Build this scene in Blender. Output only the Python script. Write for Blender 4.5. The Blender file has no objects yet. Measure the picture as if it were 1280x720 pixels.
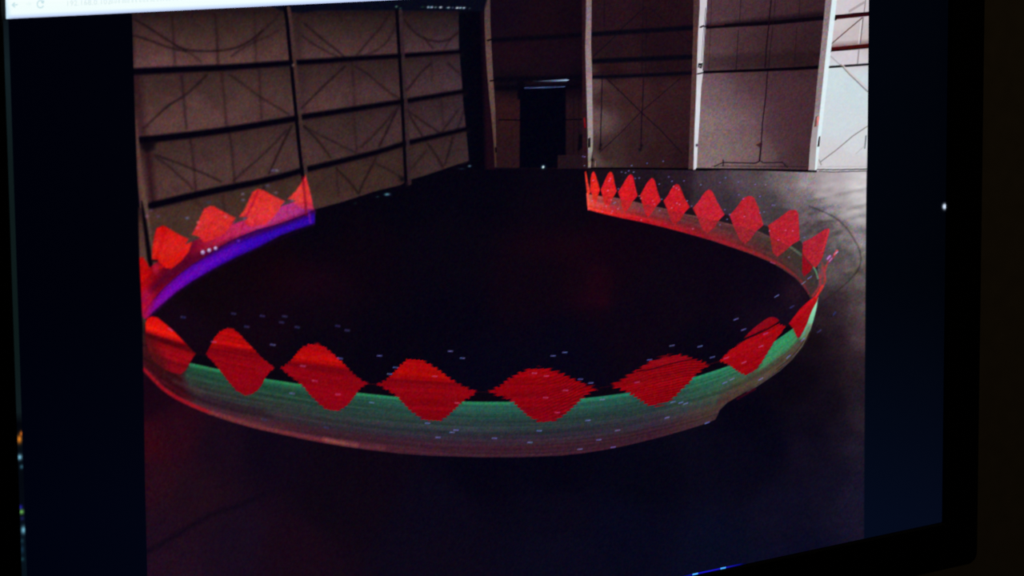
import bpy, math
import numpy as np
from mathutils import Matrix

# ================================================================ camera
FPX = 3750.0                                    # focal length in pixels of the 1280 px wide photograph
def _n(v): return v/np.linalg.norm(v)
AX_R = _n(np.array([4705., 595.6, -FPX]))       # monitor's right axis in camera space
AX_U = np.array([-230., 25440., FPX]); AX_U = _n(AX_U-AX_R*np.dot(AX_U, AX_R))
ROT = np.array([AX_R, -np.cross(AX_R, AX_U), AX_U])
def ray(px, py): return ROT @ np.array([(px-640)/FPX, -(py-360)/FPX, -1.])
LOC = np.array([-.2655, 0, 1.08])-ray(9, 22.5)*1.17
def at(px, py, Y=0.):                           # point of the plane y = Y seen at a photo pixel
    d = ray(px, py); return LOC+d*((Y-LOC[1])/d[1])
sc = bpy.context.scene
cam = bpy.data.cameras.new('camera'); co = bpy.data.objects.new('camera', cam); sc.collection.objects.link(co)
m = Matrix.Identity(4)
for i in range(3):
    for j in range(3): m[i][j] = ROT[i][j]
    m[i][3] = LOC[i]
co.matrix_world = m
cam.sensor_width = 36; cam.lens = 36*FPX/1280; cam.clip_start = .05; cam.clip_end = 30
cam.dof.use_dof = True; cam.dof.focus_distance = 1.40; cam.dof.aperture_fstop = 24
sc.camera = co
# ================================================================ world, lights, exposure
w = bpy.data.worlds.new('dark_room'); sc.world = w; w.use_nodes = True
w.node_tree.nodes['Background'].inputs[0].default_value = (1, .8, .55, 1)
w.node_tree.nodes['Background'].inputs[1].default_value = .0012
ld = bpy.data.lights.new('added_lamp_light', 'AREA'); ld.energy = 1.7; ld.color = (1, .82, .52); ld.size = .35  # added warm light from out of view, brightens the back wall
lo = bpy.data.objects.new('added_lamp_light', ld); sc.collection.objects.link(lo)
lo.location = (2.0, -.55, 2.42)
vs = sc.view_settings; vs.view_transform = 'Standard'; vs.look = 'None'; vs.exposure = 0; vs.gamma = 1; vs.use_curve_mapping = False
sc.display_settings.display_device = 'sRGB'

# ================================================================ helpers
def lin(c):
    c = np.clip(np.asarray(c, float)/255., 0, 1)
    return np.where(c <= .04045, c/12.92, ((c+.055)/1.055)**2.4)
def tag(o, label=None, cat=None, group=None, kind=None):
    if label: o['label'] = label
    if cat: o['category'] = cat
    if group: o['group'] = group
    if kind: o['kind'] = kind
    return o
def empty(name, loc=(0, 0, 0)):
    o = bpy.data.objects.new(name, None); sc.collection.objects.link(o); o.location = loc; return o
def link(name, me, mat, parent=None):
    o = bpy.data.objects.new(name, me); sc.collection.objects.link(o)
    if mat: me.materials.append(mat)
    if parent is not None:
        o.parent = parent; o.matrix_parent_inverse = Matrix.Identity(4)
    return o
def pbr(name, col, rough=.5, noise=None, bump=0., spec=.5, metal=0.):
    mt = bpy.data.materials.new(name); mt.use_nodes = True; nt = mt.node_tree; b = nt.nodes['Principled BSDF']
    c = tuple(lin(col))+(1,); b.inputs['Base Color'].default_value = c; b.inputs['Roughness'].default_value = rough
    b.inputs['Specular IOR Level'].default_value = spec; b.inputs['Metallic'].default_value = metal
    if noise:
        sc_, amt = noise
        tc = nt.nodes.new('ShaderNodeTexCoord'); nz = nt.nodes.new('ShaderNodeTexNoise'); nz.inputs['Scale'].default_value = sc_; nz.inputs['Detail'].default_value = 5
        nt.links.new(tc.outputs['Object'], nz.inputs['Vector'])
        mx = nt.nodes.new('ShaderNodeMix'); mx.data_type = 'RGBA'
        mx.inputs['A'].default_value = tuple(v*(1-amt) for v in c[:3])+(1,); mx.inputs['B'].default_value = tuple(min(1, v*(1+amt)) for v in c[:3])+(1,)
        nt.links.new(nz.outputs['Fac'], mx.inputs['Factor']); nt.links.new(mx.outputs['Result'], b.inputs['Base Color'])
        if bump:
            bp = nt.nodes.new('ShaderNodeBump'); bp.inputs['Strength'].default_value = bump; bp.inputs['Distance'].default_value = .002
            nt.links.new(nz.outputs['Fac'], bp.inputs['Height']); nt.links.new(bp.outputs['Normal'], b.inputs['Normal'])
    return mt
def lit_pixels(name):                            # lit LCD pixels: emission from the drawn colours
    mt = bpy.data.materials.new(name); mt.use_nodes = True; nt = mt.node_tree; b = nt.nodes['Principled BSDF']
    b.inputs['Base Color'].default_value = (.004, .004, .004, 1); b.inputs['Roughness'].default_value = .45; b.inputs['Specular IOR Level'].default_value = .2
    a = nt.nodes.new('ShaderNodeAttribute'); a.attribute_name = 'picture'
    nt.links.new(a.outputs['Color'], b.inputs['Emission Color']); b.inputs['Emission Strength'].default_value = 1
    return mt
class MB:
    def __init__(s): s.v = []; s.f = []
    def box(s, x0, x1, y0, y1, z0, z1, bev=0.):
        b = len(s.v)
        if bev <= 0:
            s.v += [(x, y, z) for z in (z0, z1) for y in (y0, y1) for x in (x0, x1)]
            s.f += [tuple(b+i for i in q) for q in ((0, 2, 3, 1), (4, 5, 7, 6), (0, 1, 5, 4), (2, 6, 7, 3), (0, 4, 6, 2), (1, 3, 7, 5))]
            return s
        P = [(x0, y0+bev), (x0+bev, y0), (x1-bev, y0), (x1, y0+bev), (x1, y1-bev), (x1-bev, y1), (x0+bev, y1), (x0, y1-bev)]
        n = len(P); cx, cy = (x0+x1)/2, (y0+y1)/2
        for z, k in ((z0, 1), (z0+bev, 0), (z1-bev, 0), (z1, 1)):
            for x, y in P:
                s.v.append((x-(bev*(1 if x > cx else -1) if k else 0), y-(bev*(1 if y > cy else -1) if k else 0), z))
        for l in range(3):
            for i in range(n): s.f.append((b+l*n+i, b+l*n+(i+1) % n, b+(l+1)*n+(i+1) % n, b+(l+1)*n+i))
        s.f.append(tuple(b+i for i in range(n))[::-1]); s.f.append(tuple(b+3*n+i for i in range(n)))
        return s
    def rings(s, rs, closed=True):               # rs: rings of equal length, skinned in order
        b = len(s.v); n = len(rs[0])
        for r in rs: s.v += [tuple(p) for p in r]
        for l in range(len(rs)-1):
            for i in range(n): s.f.append((b+l*n+i, b+l*n+(i+1) % n, b+(l+1)*n+(i+1) % n, b+(l+1)*n+i))
        if closed: s.f.append(tuple(b+i for i in range(n))[::-1]); s.f.append(tuple(b+(len(rs)-1)*n+i for i in range(n)))
        return s
    def mesh(s, name, smooth=False):
        me = bpy.data.meshes.new(name); me.from_pydata(s.v, [], s.f); me.validate(); me.update()
        if smooth: me.polygons.foreach_set('use_smooth', [True]*len(me.polygons))
        return me
def rrect(x0, x1, z0, z1, y, r, k=5):
    out = []
    for cx, cz, a0 in ((x1-r, z1-r, 0), (x0+r, z1-r, 90), (x0+r, z0+r, 180), (x1-r, z0+r, 270)):
        for i in range(k+1):
            a = math.radians(a0+90*i/k); out.append((cx+r*math.cos(a), y, cz+r*math.sin(a)))
    return out
def to_px(X, Z, Y=0.):                            # inverse of at(), for arrays
    P = np.stack([X-LOC[0], np.full_like(X, Y)-LOC[1], Z-LOC[2]], -1) @ ROT
    return 640+FPX*P[..., 0]/-P[..., 2], 360-FPX*P[..., 1]/-P[..., 2]
def sheets(xs, zs, y, colours, ids, names, mat, parent, labels, drop_to=None):
    """flat sheets of lit pixels on the grid xs * zs, one object for each id"""
    nx, nz = len(xs), len(zs); X, Z = np.meshgrid(xs, zs)
    V = np.stack([X.ravel(), np.full(nx*nz, y), Z.ravel()], -1)
    i, j = np.meshgrid(np.arange(nx-1), np.arange(nz-1)); a = (j*nx+i).ravel()
    Q = np.stack([a, a+1, a+nx+1, a+nx], -1); fid = ids[a].copy()
    cnt = np.bincount(fid, minlength=len(names))
    if drop_to is not None:
        fid = np.where((cnt < 25)[fid], drop_to, fid)
    made = {}
    for k in range(len(names)):
        q = Q[fid == k]
        if not len(q): continue
        u, inv = np.unique(q.ravel(), return_inverse=True)
        me = bpy.data.meshes.new(names[k]); nf = len(q)
        me.vertices.add(len(u)); me.vertices.foreach_set('co', V[u].astype(np.float32).ravel())
        me.loops.add(nf*4); me.loops.foreach_set('vertex_index', inv.astype(np.int32).ravel())
        me.polygons.add(nf); me.polygons.foreach_set('loop_start', np.arange(0, nf*4, 4, dtype=np.int32))
        me.update(calc_edges=True)
        at_ = me.color_attributes.new('picture', 'FLOAT_COLOR', 'POINT')
        at_.data.foreach_set('color', np.c_[colours[u], np.ones(len(u))].astype(np.float32).ravel())
        o = link(names[k], me, mat, parent)
        if names[k] in labels: o['label'] = labels[names[k]]
        if names[k] == 'light_dash': o['kind'] = 'stuff'
        made[k] = o
    return made
# ---------------------------------------------------------------- the displayed photograph
# The monitor shows a flat photograph. It is drawn with vector shapes (polygons, strokes,
# dashes, gradients); each shape also names the piece of the picture it belongs to.

class Canvas:
    def __init__(s, x, y, seed=3):
        s.x = x.astype(np.float64); s.y = y.astype(np.float64); n = len(x)
        s.c = np.zeros((n, 3)); s.id = np.zeros(n, np.int32); s.names = ['black_margin']
        s.seed = seed
    def nid(s, name):
        if name is None: return -1
        s.names.append(name); return len(s.names) - 1

def lattice(x, y, seed):
    xi = np.floor(x).astype(np.int64); yi = np.floor(y).astype(np.int64)
    fx = x - xi; fy = y - yi; fx = fx*fx*(3-2*fx); fy = fy*fy*(3-2*fy)
    def h(a, b):
        v = (a*374761393 + b*668265263 + seed*1442695041) & 0xffffffff
        v = ((v ^ (v >> 13))*1274126177) & 0xffffffff
        v = v ^ (v >> 16)
        return (v & 0xffff)/65535.0*2-1
    return (h(xi, yi)*(1-fx)+h(xi+1, yi)*fx)*(1-fy) + (h(xi, yi+1)*(1-fx)+h(xi+1, yi+1)*fx)*fy

def smooth(pts, closed=True, k=5):
    P = np.array(pts, float); n = len(P); out = []
    rng = range(n if closed else n-1)
    for i in rng:
        if closed: a, b, c, d = P[i-1], P[i], P[(i+1) % n], P[(i+2) % n]
        else: a, b, c, d = P[max(i-1, 0)], P[i], P[i+1], P[min(i+2, n-1)]
        for j in range(k):
            t = j/k
            out.append(.5*((2*b)+(-a+c)*t+(2*a-5*b+4*c-d)*t*t+(-a+3*b-3*c+d)*t**3))
    if not closed: out.append(P[-1])
    return np.array(out)

def segdist(px, py, P, closed, W=None):
    n = len(P); best = np.full(len(px), 1e9); bw = np.zeros(len(px))
    for i in range(n if closed else n-1):
        ax, ay = P[i][:2]; bx, by = P[(i+1) % n][:2]
        dx, dy = bx-ax, by-ay; L = dx*dx+dy*dy
        t = np.clip(((px-ax)*dx+(py-ay)*dy)/max(L, 1e-9), 0, 1)
        d = np.hypot(px-ax-t*dx, py-ay-t*dy)
        if W is not None:
            w = W[i]+(W[(i+1) % n]-W[i])*t; d = d-w/2
        best = np.minimum(best, d)
    return best

def inside(px, py, P):
    r = np.zeros(len(px), bool); n = len(P)
    for i in range(n):
        ax, ay = P[i]; bx, by = P[(i+1) % n]
        if ay == by: continue
        m = ((ay > py) != (by > py)) & (px < (bx-ax)*(py-ay)/(by-ay)+ax)
        r ^= m
    return r

def blend(cv, idx, a, col, pid, mode='mix'):
    col = np.asarray(col(cv.x[idx], cv.y[idx]) if callable(col) else col, float)
    if col.ndim == 1: col = np.broadcast_to(col, (len(a), 3))
    if mode == 'add': cv.c[idx] += a[:, None]*col
    elif mode == 'mul': cv.c[idx] *= 1-a[:, None]*(1-col)
    else: cv.c[idx] = cv.c[idx]*(1-a[:, None]) + col*a[:, None]
    if pid >= 0:
        m = a > .5; cv.id[idx[m]] = pid

def poly(cv, pts, col, name=None, soft=1.2, alpha=1., rnd=False, warp=None, pid=None, mode='mix'):
    P = smooth(pts) if rnd else np.array(pts, float)
    m = soft+3
    idx = np.where((cv.x > P[:, 0].min()-m) & (cv.x < P[:, 0].max()+m) & (cv.y > P[:, 1].min()-m) & (cv.y < P[:, 1].max()+m))[0]
    if pid is None: pid = cv.nid(name)
    if not len(idx): return pid
    px, py = cv.x[idx], cv.y[idx]
    if warp: px, py = warp(px, py)
    d = segdist(px, py, P, True); d = np.where(inside(px, py, P), -d, d)
    a = np.clip(.5-d/soft, 0, 1)*alpha
    blend(cv, idx, a, col, pid, mode)
    return pid

def stroke(cv, pts, w, col, name=None, soft=1.2, alpha=1., rnd=False, pid=None, mode='mix'):
    P = np.array([p[:2] for p in pts], float)
    W = np.array([p[2] if len(p) > 2 else w for p in pts], float)
    if rnd:
        Q = smooth(np.c_[P, W], False); P = Q[:, :2]; W = Q[:, 2]
    m = W.max()/2+soft+2
    idx = np.where((cv.x > P[:, 0].min()-m) & (cv.x < P[:, 0].max()+m) & (cv.y > P[:, 1].min()-m) & (cv.y < P[:, 1].max()+m))[0]
    if pid is None: pid = cv.nid(name)
    if not len(idx): return pid
    d = segdist(cv.x[idx], cv.y[idx], P, False, W)
    blend(cv, idx, np.clip(.5-d/soft, 0, 1)*alpha, col, pid, mode)
    return pid

def glow(cv, x, y, rx, ry, col, amt=1., mode='mix'):
    idx = np.where((abs(cv.x-x) < rx*3) & (abs(cv.y-y) < ry*3))[0]
    if len(idx):
        a = np.exp(-((cv.x[idx]-x)/rx)**2-((cv.y[idx]-y)/ry)**2)*amt
        blend(cv, idx, a, col, -1, mode)

def rbf(S, sig, p=2.2):
    S = np.array(S, float)
    def f(x, y):
        num = np.zeros((len(x), 3)); den = np.zeros(len(x))
        for sx, sy, r, g, b in S:
            w = 1/(((x-sx)**2+(y-sy)**2+sig*sig)**p)
            num += w[:, None]*(r, g, b); den += w
        return num/den[:, None]
    return f

def ramp(t, stops):
    T = [s[0] for s in stops]
    return np.stack([np.interp(t, T, [s[1][k] for s in stops]) for k in range(3)], -1)

# picture frame edges (in photo pixels)
PL = [(162.5, -40), (164.5, 14), (168.5, 140), (172, 230), (174.5, 330), (178, 400), (181, 600), (184, 760)]
PR = [(1087.5, -40), (1086.6, 0), (1085, 150), (1083, 250), (1082, 400), (1081, 540), (1080, 700), (1079.5, 760)]
def pic_left(y): return np.interp(y, [p[1] for p in PL], [p[0] for p in PL])
def pic_right(y): return np.interp(y, [p[1] for p in PR], [p[0] for p in PR])

B1 = [(150, 90.3), (167, 89.5), (230, 86.5), (280, 84.5), (320, 81.7), (371, 78), (400, 76.3), (435, 73.7), (497, 70), (540, 67), (575, 64.4)]
B2 = [(150, 177), (175, 175), (200, 172.8), (240, 168.3), (280, 163), (320, 156.5), (367, 148.5), (378, 146.2), (420, 139.8), (470, 132), (506, 126.5), (540, 120.8), (580, 114)]
B3 = [(150, 266), (189, 257), (230, 247), (270, 238), (320, 228), (350, 221), (384, 211.5), (420, 203), (470, 190.6), (508, 178.9), (530, 173.7), (583, 161.2)]
WB = [(150, 360), (200, 330), (250, 300), (300, 285), (345, 272), (395, 261), (430, 251.5), (470, 238.5), (501, 231), (510, 225), (530, 219.5), (567, 207), (588, 200.5)]
def yof(L, x): return np.interp(x, [p[0] for p in L], [p[1] for p in L])

RT = [(178, 396), (200, 420), (220, 440), (238, 453.5), (255, 457.5), (273, 461.5), (300, 467.5), (331, 473), (350, 476), (373, 479.5), (410, 486), (445, 490.5), (470, 493), (497, 496), (540, 499.5), (579, 501.8), (600, 502.3), (634, 502.3), (680, 501.5), (725, 498.2), (760, 494.3), (785, 490.7), (830, 481), (869, 471), (900, 461), (930, 448), (967, 427.5), (991, 410.5), (1006, 396), (1016, 384), (1022.5, 371)]
RB = [(178, 458), (182, 465), (190, 474.5), (205, 489), (222, 500), (240, 509), (260, 517.5), (290, 527.5), (320, 536), (350, 542.5), (380, 549), (400, 553), (430, 558), (460, 562.3), (500, 567), (540, 569.8), (600, 571.6), (650, 571.6), (700, 569.6), (730, 566.5), (760, 561.5), (790, 555.3), (830, 545.3), (860, 536.5), (884, 529), (894, 524.5), (897, 519), (899.5, 513), (909, 503.5), (925, 494), (945, 482.5), (970, 465.5), (985, 453), (1000, 437), (1008, 424), (1014, 408), (1018, 393), (1021, 380), (1022.5, 371)]
KT = [(734.5, 242.5), (750, 245), (768, 247), (790, 251.5), (820, 258.5), (832, 261), (858, 268), (873, 270.5), (900, 277), (914, 280.5), (947, 289), (965, 297), (988, 308), (1002, 318.5), (1012, 327), (1018, 335), (1021.5, 342), (1023, 351)]
KB = [(735.3, 262), (745, 265), (770, 271), (800, 277), (830, 284), (860, 292), (890, 300.5), (920, 310.5), (940, 317.5), (965, 328), (979, 336.5), (994, 347), (1002.5, 356), (1010, 366), (1013, 373)]
PB = [(181, 404), (186, 397), (191, 390.5), (204, 379.5), (222, 364.5), (242, 351), (270, 335), (295, 322), (320, 311), (350, 295), (370, 287.5), (393.5, 280)]
PT = [(179, 392), (190, 377), (205, 360), (222, 344.5), (240, 330.5), (260, 318), (285, 303), (300, 296), (322, 287.5), (345, 281.5), (376, 270.5), (393.5, 262.5)]

def side_wall_col(x, y):
    b1, b2, b3, wb = yof(B1, x), yof(B2, x), yof(B3, x), yof(WB, x)
    c = ramp(x, [(165, (80, 52, 51)), (300, (77, 52, 50)), (370, (71, 48, 47)), (500, (62, 42, 44)), (585, (59, 42, 50))])
    t0 = np.clip((y-14)/(b1-14), 0, 1); t1 = np.clip((y-b1)/(b2-b1), 0, 1); t2 = np.clip((y-b2)/(b3-b2), 0, 1); t3 = np.clip((y-b3)/np.maximum(wb-b3, 1), 0, 1)
    f = np.where(y < b1, .44+.74*t0**.8, np.where(y < b2, .66+.42*np.minimum(t1*1.3, 1), np.where(y < b3, .72+.26*np.minimum(t2*1.5, 1), .84+.1*t3)))
    c = c*f[:, None]
    row3 = (y > b3)[:, None]
    c = np.where(row3, c*(.98, .98, .88), c)
    c = c*(1+.06*lattice(x/22, y/18, 11)[:, None]+.04*lattice(x/9, y/9, 12)[:, None])
    return c

BACK_FLOOR = [
 (1080, 218, 205, 200, 203), (1078, 240, 202.16, 197.904, 200.032), (1040, 222, 179.256, 168.392, 173.824), (1010, 226, 152.096, 139.059, 144.491), (985, 225, 114.46, 101.85, 106.7), (930, 225, 83.42, 69.84, 77.6), (885, 225, 64.02, 50.44, 60.14), (850, 222, 38.8, 25.22, 34.92),
 (800, 222, 32.01, 21.34, 31.04), (750, 218, 23.28, 13.58, 23.28), (715, 225, 8.73, 3.88, 14.55), (1080, 262, 175.56, 170.24, 172.368), (1045, 258, 146.832, 138.32, 141.512), (1005, 258, 106.4, 95.76, 100.016), (960, 258, 74.1, 62.7, 69.35), (905, 255, 55.1, 43.7, 53.2), (870, 250, 39.9, 28.5, 38), (850, 250, 32.3, 20.9, 30.4), (800, 240, 24.7, 15.2, 24.7),
 (1078, 300, 138.32, 129.808, 133), (1050, 300, 106.4, 97.888, 100.016), (1015, 290, 89.376, 79.8, 84.056), (975, 280, 62.7, 52.25, 58.9), (1078, 340, 102.6, 93.1, 93.1), (1050, 340, 83.6, 74.1, 76), (1035, 330, 76, 66.5, 69.35), (1076, 380, 79.8, 66.5, 69.35), (1045, 380, 53.2, 39.9, 47.5), (1030, 395, 34.2, 22.8, 30.4), (1076, 420, 70.3, 53.2, 58.9), (1045, 425, 32.3, 20.9, 30.4), (1020, 430, 17.6, 9.6, 17.952),
 (1076, 460, 41.6, 30.4, 39.168), (1040, 465, 20.8, 12, 22.848), (990, 480, 9.6, 4.8, 16.32), (1076, 500, 32, 24, 35.904), (1030, 510, 16, 9.6, 22.848), (940, 520, 5.6, 3.2, 17.952), (1072, 560, 27.2, 21.6, 37.536), (1010, 570, 16, 11.2, 27.744), (930, 580, 8, 6.4, 22.848), (1070, 620, 22.4, 19.2, 39.168), (980, 640, 12.8, 11.2, 31.008), (900, 690, 8, 10.4, 31.008),
 (800, 600, 5.6, 4.8, 19.584), (700, 590, 4.8, 3.2, 17.952), (700, 640, 8.8, 6.4, 22.848), (700, 700, 9.6, 8, 26.112), (600, 590, 5.6, 3.2, 17.952), (560, 640, 10.4, 6.4, 22.848), (540, 700, 12, 7.2, 22.848), (450, 575, 12.8, 4.8, 17.952), (420, 620, 13.6, 5.6, 17.952), (360, 690, 22.4, 7.2, 21.216),
 (330, 560, 14.4, 5.6, 21.216), (280, 560, 22.95, 8.5, 23.8), (210, 540, 37.4, 7.65, 22.1), (190, 550, 49.3, 6.8, 18.7), (190, 600, 37.4, 10.2, 23.8), (240, 620, 28.9, 11.05, 23.8), (200, 670, 28.9, 11.05, 27.2), (200, 710, 30.6, 11.9, 28.9), (300, 680, 22.95, 10.2, 27.2), (190, 500, 23.8, 4.25, 18.7), (1040, 500, 15, 9, 21), (1020, 540, 11, 7, 22), (1050, 540, 20, 15, 29), (1040, 600, 15, 12, 30), (1078, 520, 40, 30, 40), (1062, 470, 34, 23, 31), (1010, 470, 12, 6, 17), (960, 560, 6, 5, 21), (1000, 700, 10, 10, 32), (780, 660, 7, 7, 26)]
INNER_FLOOR = [(400, 270, 7, 3, 14), (500, 240, 5, 3, 14), (600, 230, 5, 3, 15), (700, 230, 8, 4, 16), (450, 320, 10, 3, 14), (560, 320, 8, 4, 16), (330, 340, 13, 3, 12), (250, 370, 14, 4, 12), (230, 400, 18, 5, 18), (330, 400, 16, 4, 16),
 (400, 380, 13, 4, 16), (400, 440, 9, 4, 16), (480, 440, 7, 3, 16), (560, 400, 6, 3, 17), (600, 470, 6, 4, 20), (700, 440, 7, 4, 20), (660, 350, 13, 4, 16), (740, 350, 17, 4, 16), (760, 310, 14, 3, 16), (800, 400, 12, 4, 18), (850, 380, 13, 5, 18), (900, 350, 12, 4, 18), (950, 370, 12, 5, 20), (980, 390, 14, 7, 22), (880, 430, 8, 4, 18), (700, 270, 11, 4, 16)]

def lobe_shade(rows, top, bot, streak=.12, ref=RT, seed=5):
    def f(x, y):
        t = (y - yof(ref, x))
        n = lattice(t/3.2, x/90, seed)
        hi = np.interp(t, [r[0] for r in rows], [r[1] for r in rows])*(1+streak*n)
        c = np.array(bot)+(np.array(top)-np.array(bot))*hi[:, None]
        return c
    return f

def teeth(p, amp):
    def w(x, y):
        q = (y-yof(RT, x))/p
        return x, y-(q-np.floor(q)-.5)*p*amp
    return w

# the eight diamonds of the front arc
FRONT = [
 ([(182, 404), (184, 398), (190, 395.5), (197, 397), (207, 405), (218, 414.5), (227, 424), (236, 433.5), (244.5, 442), (240, 449), (236, 456), (232, 463), (226, 468), (217, 466), (205, 462), (193, 452), (186, 440), (182, 424)], 0),
 ([(257, 443), (263, 432), (268, 422), (275, 414), (284, 410), (292, 411.5), (300, 418), (308, 427), (318, 437), (326, 446), (334, 452.5), (344, 460), (337, 465), (331, 473), (328, 480), (322, 488), (314, 493.3), (306, 494), (296, 489), (288, 480), (281, 471), (274, 462), (267, 453)], .35),
 ([(350, 460), (357, 456), (365, 449), (372, 440), (378, 434), (387, 430), (397, 429.5), (405, 433), (415, 441), (425, 450), (435, 460), (445, 470), (455, 477), (461, 479.5), (452, 484), (447, 490), (441, 498), (434, 507), (426, 512), (417, 514), (408, 512), (398, 504), (388, 494), (380, 484), (371, 476), (362, 470), (355, 464)], .6),
 ([(471, 480.3), (482, 475), (492, 466), (500, 457), (508, 450), (515, 448.3), (525, 449), (535, 454), (547, 461), (557, 469), (567, 476), (580, 483), (597, 490), (590, 495), (581, 500), (573, 507), (565, 515), (556, 523), (547, 526.8), (535, 526.5), (525, 522), (514, 514), (505, 505), (497, 496), (485, 488)], .8),
 ([(610, 490), (625, 482), (635, 474), (650, 465.5), (662, 461), (675, 459.5), (685, 461), (700, 465.5), (715, 473), (730, 479.5), (740, 483.5), (750, 484.6), (742, 488), (732, 494.5), (724, 501), (715, 510), (705, 519), (695, 525), (683, 527.2), (672, 526.3), (660, 520), (650, 511), (641, 502), (630, 497), (620, 493.5)], 1.),
 ([(761, 482.7), (772, 477.5), (785, 469.5), (795, 463), (808, 455), (820, 449), (832, 445), (845, 443.3), (857, 445), (866, 448.3), (875, 451), (887, 455.5), (880, 460), (873, 466), (867, 471), (862, 478), (852, 487), (843, 497), (833, 503.5), (820, 507.4), (810, 506), (800, 500), (793, 495), (785, 490.5), (773, 485.5)], 1.),
 ([(899, 451.2), (910, 440), (922, 431), (935, 424), (950, 416), (962, 408), (973, 404.5), (982, 408), (976, 417), (970, 424), (966, 430), (962, 437), (957, 445), (952, 453), (946, 461), (940, 466), (932, 468.7), (925, 466), (918, 461), (910, 455.5)], .45),
 ([(986, 404.5), (993, 395), (1000, 386), (1008, 378.5), (1015, 373), (1020, 369), (1023, 368.5), (1021.5, 376), (1016, 386), (1012, 395), (1009, 404), (1004, 414), (1000, 421), (997, 422.7), (994, 417), (991, 410)], 0),
]
BACK = [
 [(731, 215), (732.3, 214), (733.5, 219), (735, 228), (737.2, 236), (738, 241), (736, 243), (735.5, 250), (735.6, 262), (734.6, 262), (733.6, 240), (732, 226)],
 [(741, 214.5), (739.2, 218), (738, 225), (737.8, 232), (737.6, 239), (740, 243), (741, 250), (744, 255), (747, 250), (748, 243), (750, 237.5), (747.4, 228), (744.5, 218.5), (742.6, 214.7)],
 [(762.5, 214.6), (760, 217), (757, 223), (753.5, 231), (751, 237), (753, 245), (755, 254), (759, 259), (763.5, 254), (767, 246), (771, 239), (768.5, 230), (766.5, 219), (764.6, 215.3)],
 [(788, 218), (785, 220), (782, 224.5), (777, 233), (772.5, 240), (775.5, 249), (777.5, 259), (781, 265.5), (787.5, 258), (791.5, 251), (797, 245), (794, 233), (791.8, 222), (790, 218.7)],
 [(814.5, 222.6), (812, 224.5), (809, 228), (804, 237), (800, 244.5), (802.5, 253), (806, 266), (810, 272), (816, 264.5), (821, 257), (826.3, 251), (822.5, 241), (818.8, 227), (816.6, 223.2)],
 [(845.5, 230), (842, 232), (839, 236), (834.5, 244.5), (829.5, 251), (833.5, 261), (838.5, 276), (844, 280.5), (851, 274), (856.5, 265), (862.3, 259), (855.5, 247), (851, 235.5), (848.5, 231)],
 [(886, 237), (882, 239), (878.5, 243.5), (873, 252), (866, 260.3), (871.5, 271), (878, 286.5), (884, 291.3), (892.5, 285), (899, 275), (905.7, 268.5), (897, 253), (891.5, 241.5), (889, 237.8)],
 [(936, 245), (931, 246.5), (927, 250.5), (920, 260), (912, 269), (916.5, 282), (924.5, 299), (931, 304.8), (938, 299.5), (945.5, 289), (954.3, 281.3), (948, 259), (943, 248), (940, 245.3)],
 [(992, 262), (987, 262.7), (981, 267), (973, 273), (960.5, 281.6), (963, 300), (966, 316), (972, 321), (980.5, 314.5), (990, 306), (999.7, 300.3), (998.7, 280), (998, 267), (995.5, 262.6)],
 [(1036, 285.5), (1031, 286.5), (1026, 290), (1017, 296), (1003.5, 303), (1003, 317), (1010, 326), (1019, 335), (1023, 331), (1028, 322), (1033, 304), (1037, 289)],
]
LEFT = [
 [(382, 219), (377.5, 227), (369.5, 238.5), (360, 248.5), (370, 256), (378, 261.5), (392.5, 262), (390, 250), (386.5, 235)],
 [(322, 236.3), (315.5, 240), (311, 250), (305.5, 262), (299, 270.5), (305, 277), (312, 284), (330, 281), (342, 272), (350, 259.5), (356, 251.5), (349, 248.3), (339, 243.3), (329, 237.5)],
 [(262.5, 257.5), (255, 261), (250, 272), (245, 284), (240, 293), (249, 297), (256, 303), (272, 297.5), (283, 289), (290, 279), (294.5, 272.5), (285, 267.5), (274, 261.8), (268, 258)],
 [(204, 282), (196, 285), (193, 295), (190.5, 310), (190, 324), (199, 328), (207, 335), (214, 336), (226, 327), (236, 315), (240, 303), (236, 298.5), (229, 295.8), (220, 291), (211, 285.5)],
 [(172, 322), (179, 321.5), (184, 329), (187, 335), (181, 341), (172, 343)],
]
DASH = """741.5 225.5 p;763 223.5 p;761.5 226 p;760 238 p;777 215;782 216;786 213.5;792 215;794 223;799 222.5;789.5 207;809 204;829 201.5;836 221;840 226.5;855 226;824 230;876 231;773 236;799 245 p;801 248 p;816 251 p;818 255 p;842 233 p;845.5 235 p;848.5 237 p;827 249;859 251;864.5 257.5;846 254 p;849.5 255.5 p;839.5 260 p;824.5 263;764 250 p;767 254;769 253;757.5 257.5 p;765.5 264 p;764 266.5 p;772.5 261 p;753 264.5 p;740 251 p;801.5 275 p;866 286 p;907 222;900 228;923 227.5;944 230.5;957 231;923.5 243.5;950 245.5;929 248.5 p;968 256.5;965.5 256.2;950 266;955 265;930.5 270.5 p;912 268;906 262;909 274;900 281;982 288 p;991 288.5 p;962 288.5 p;1005.5 297;973 300 p;986 321.5;731 196;728.5 195.5;730.5 207"""
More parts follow.
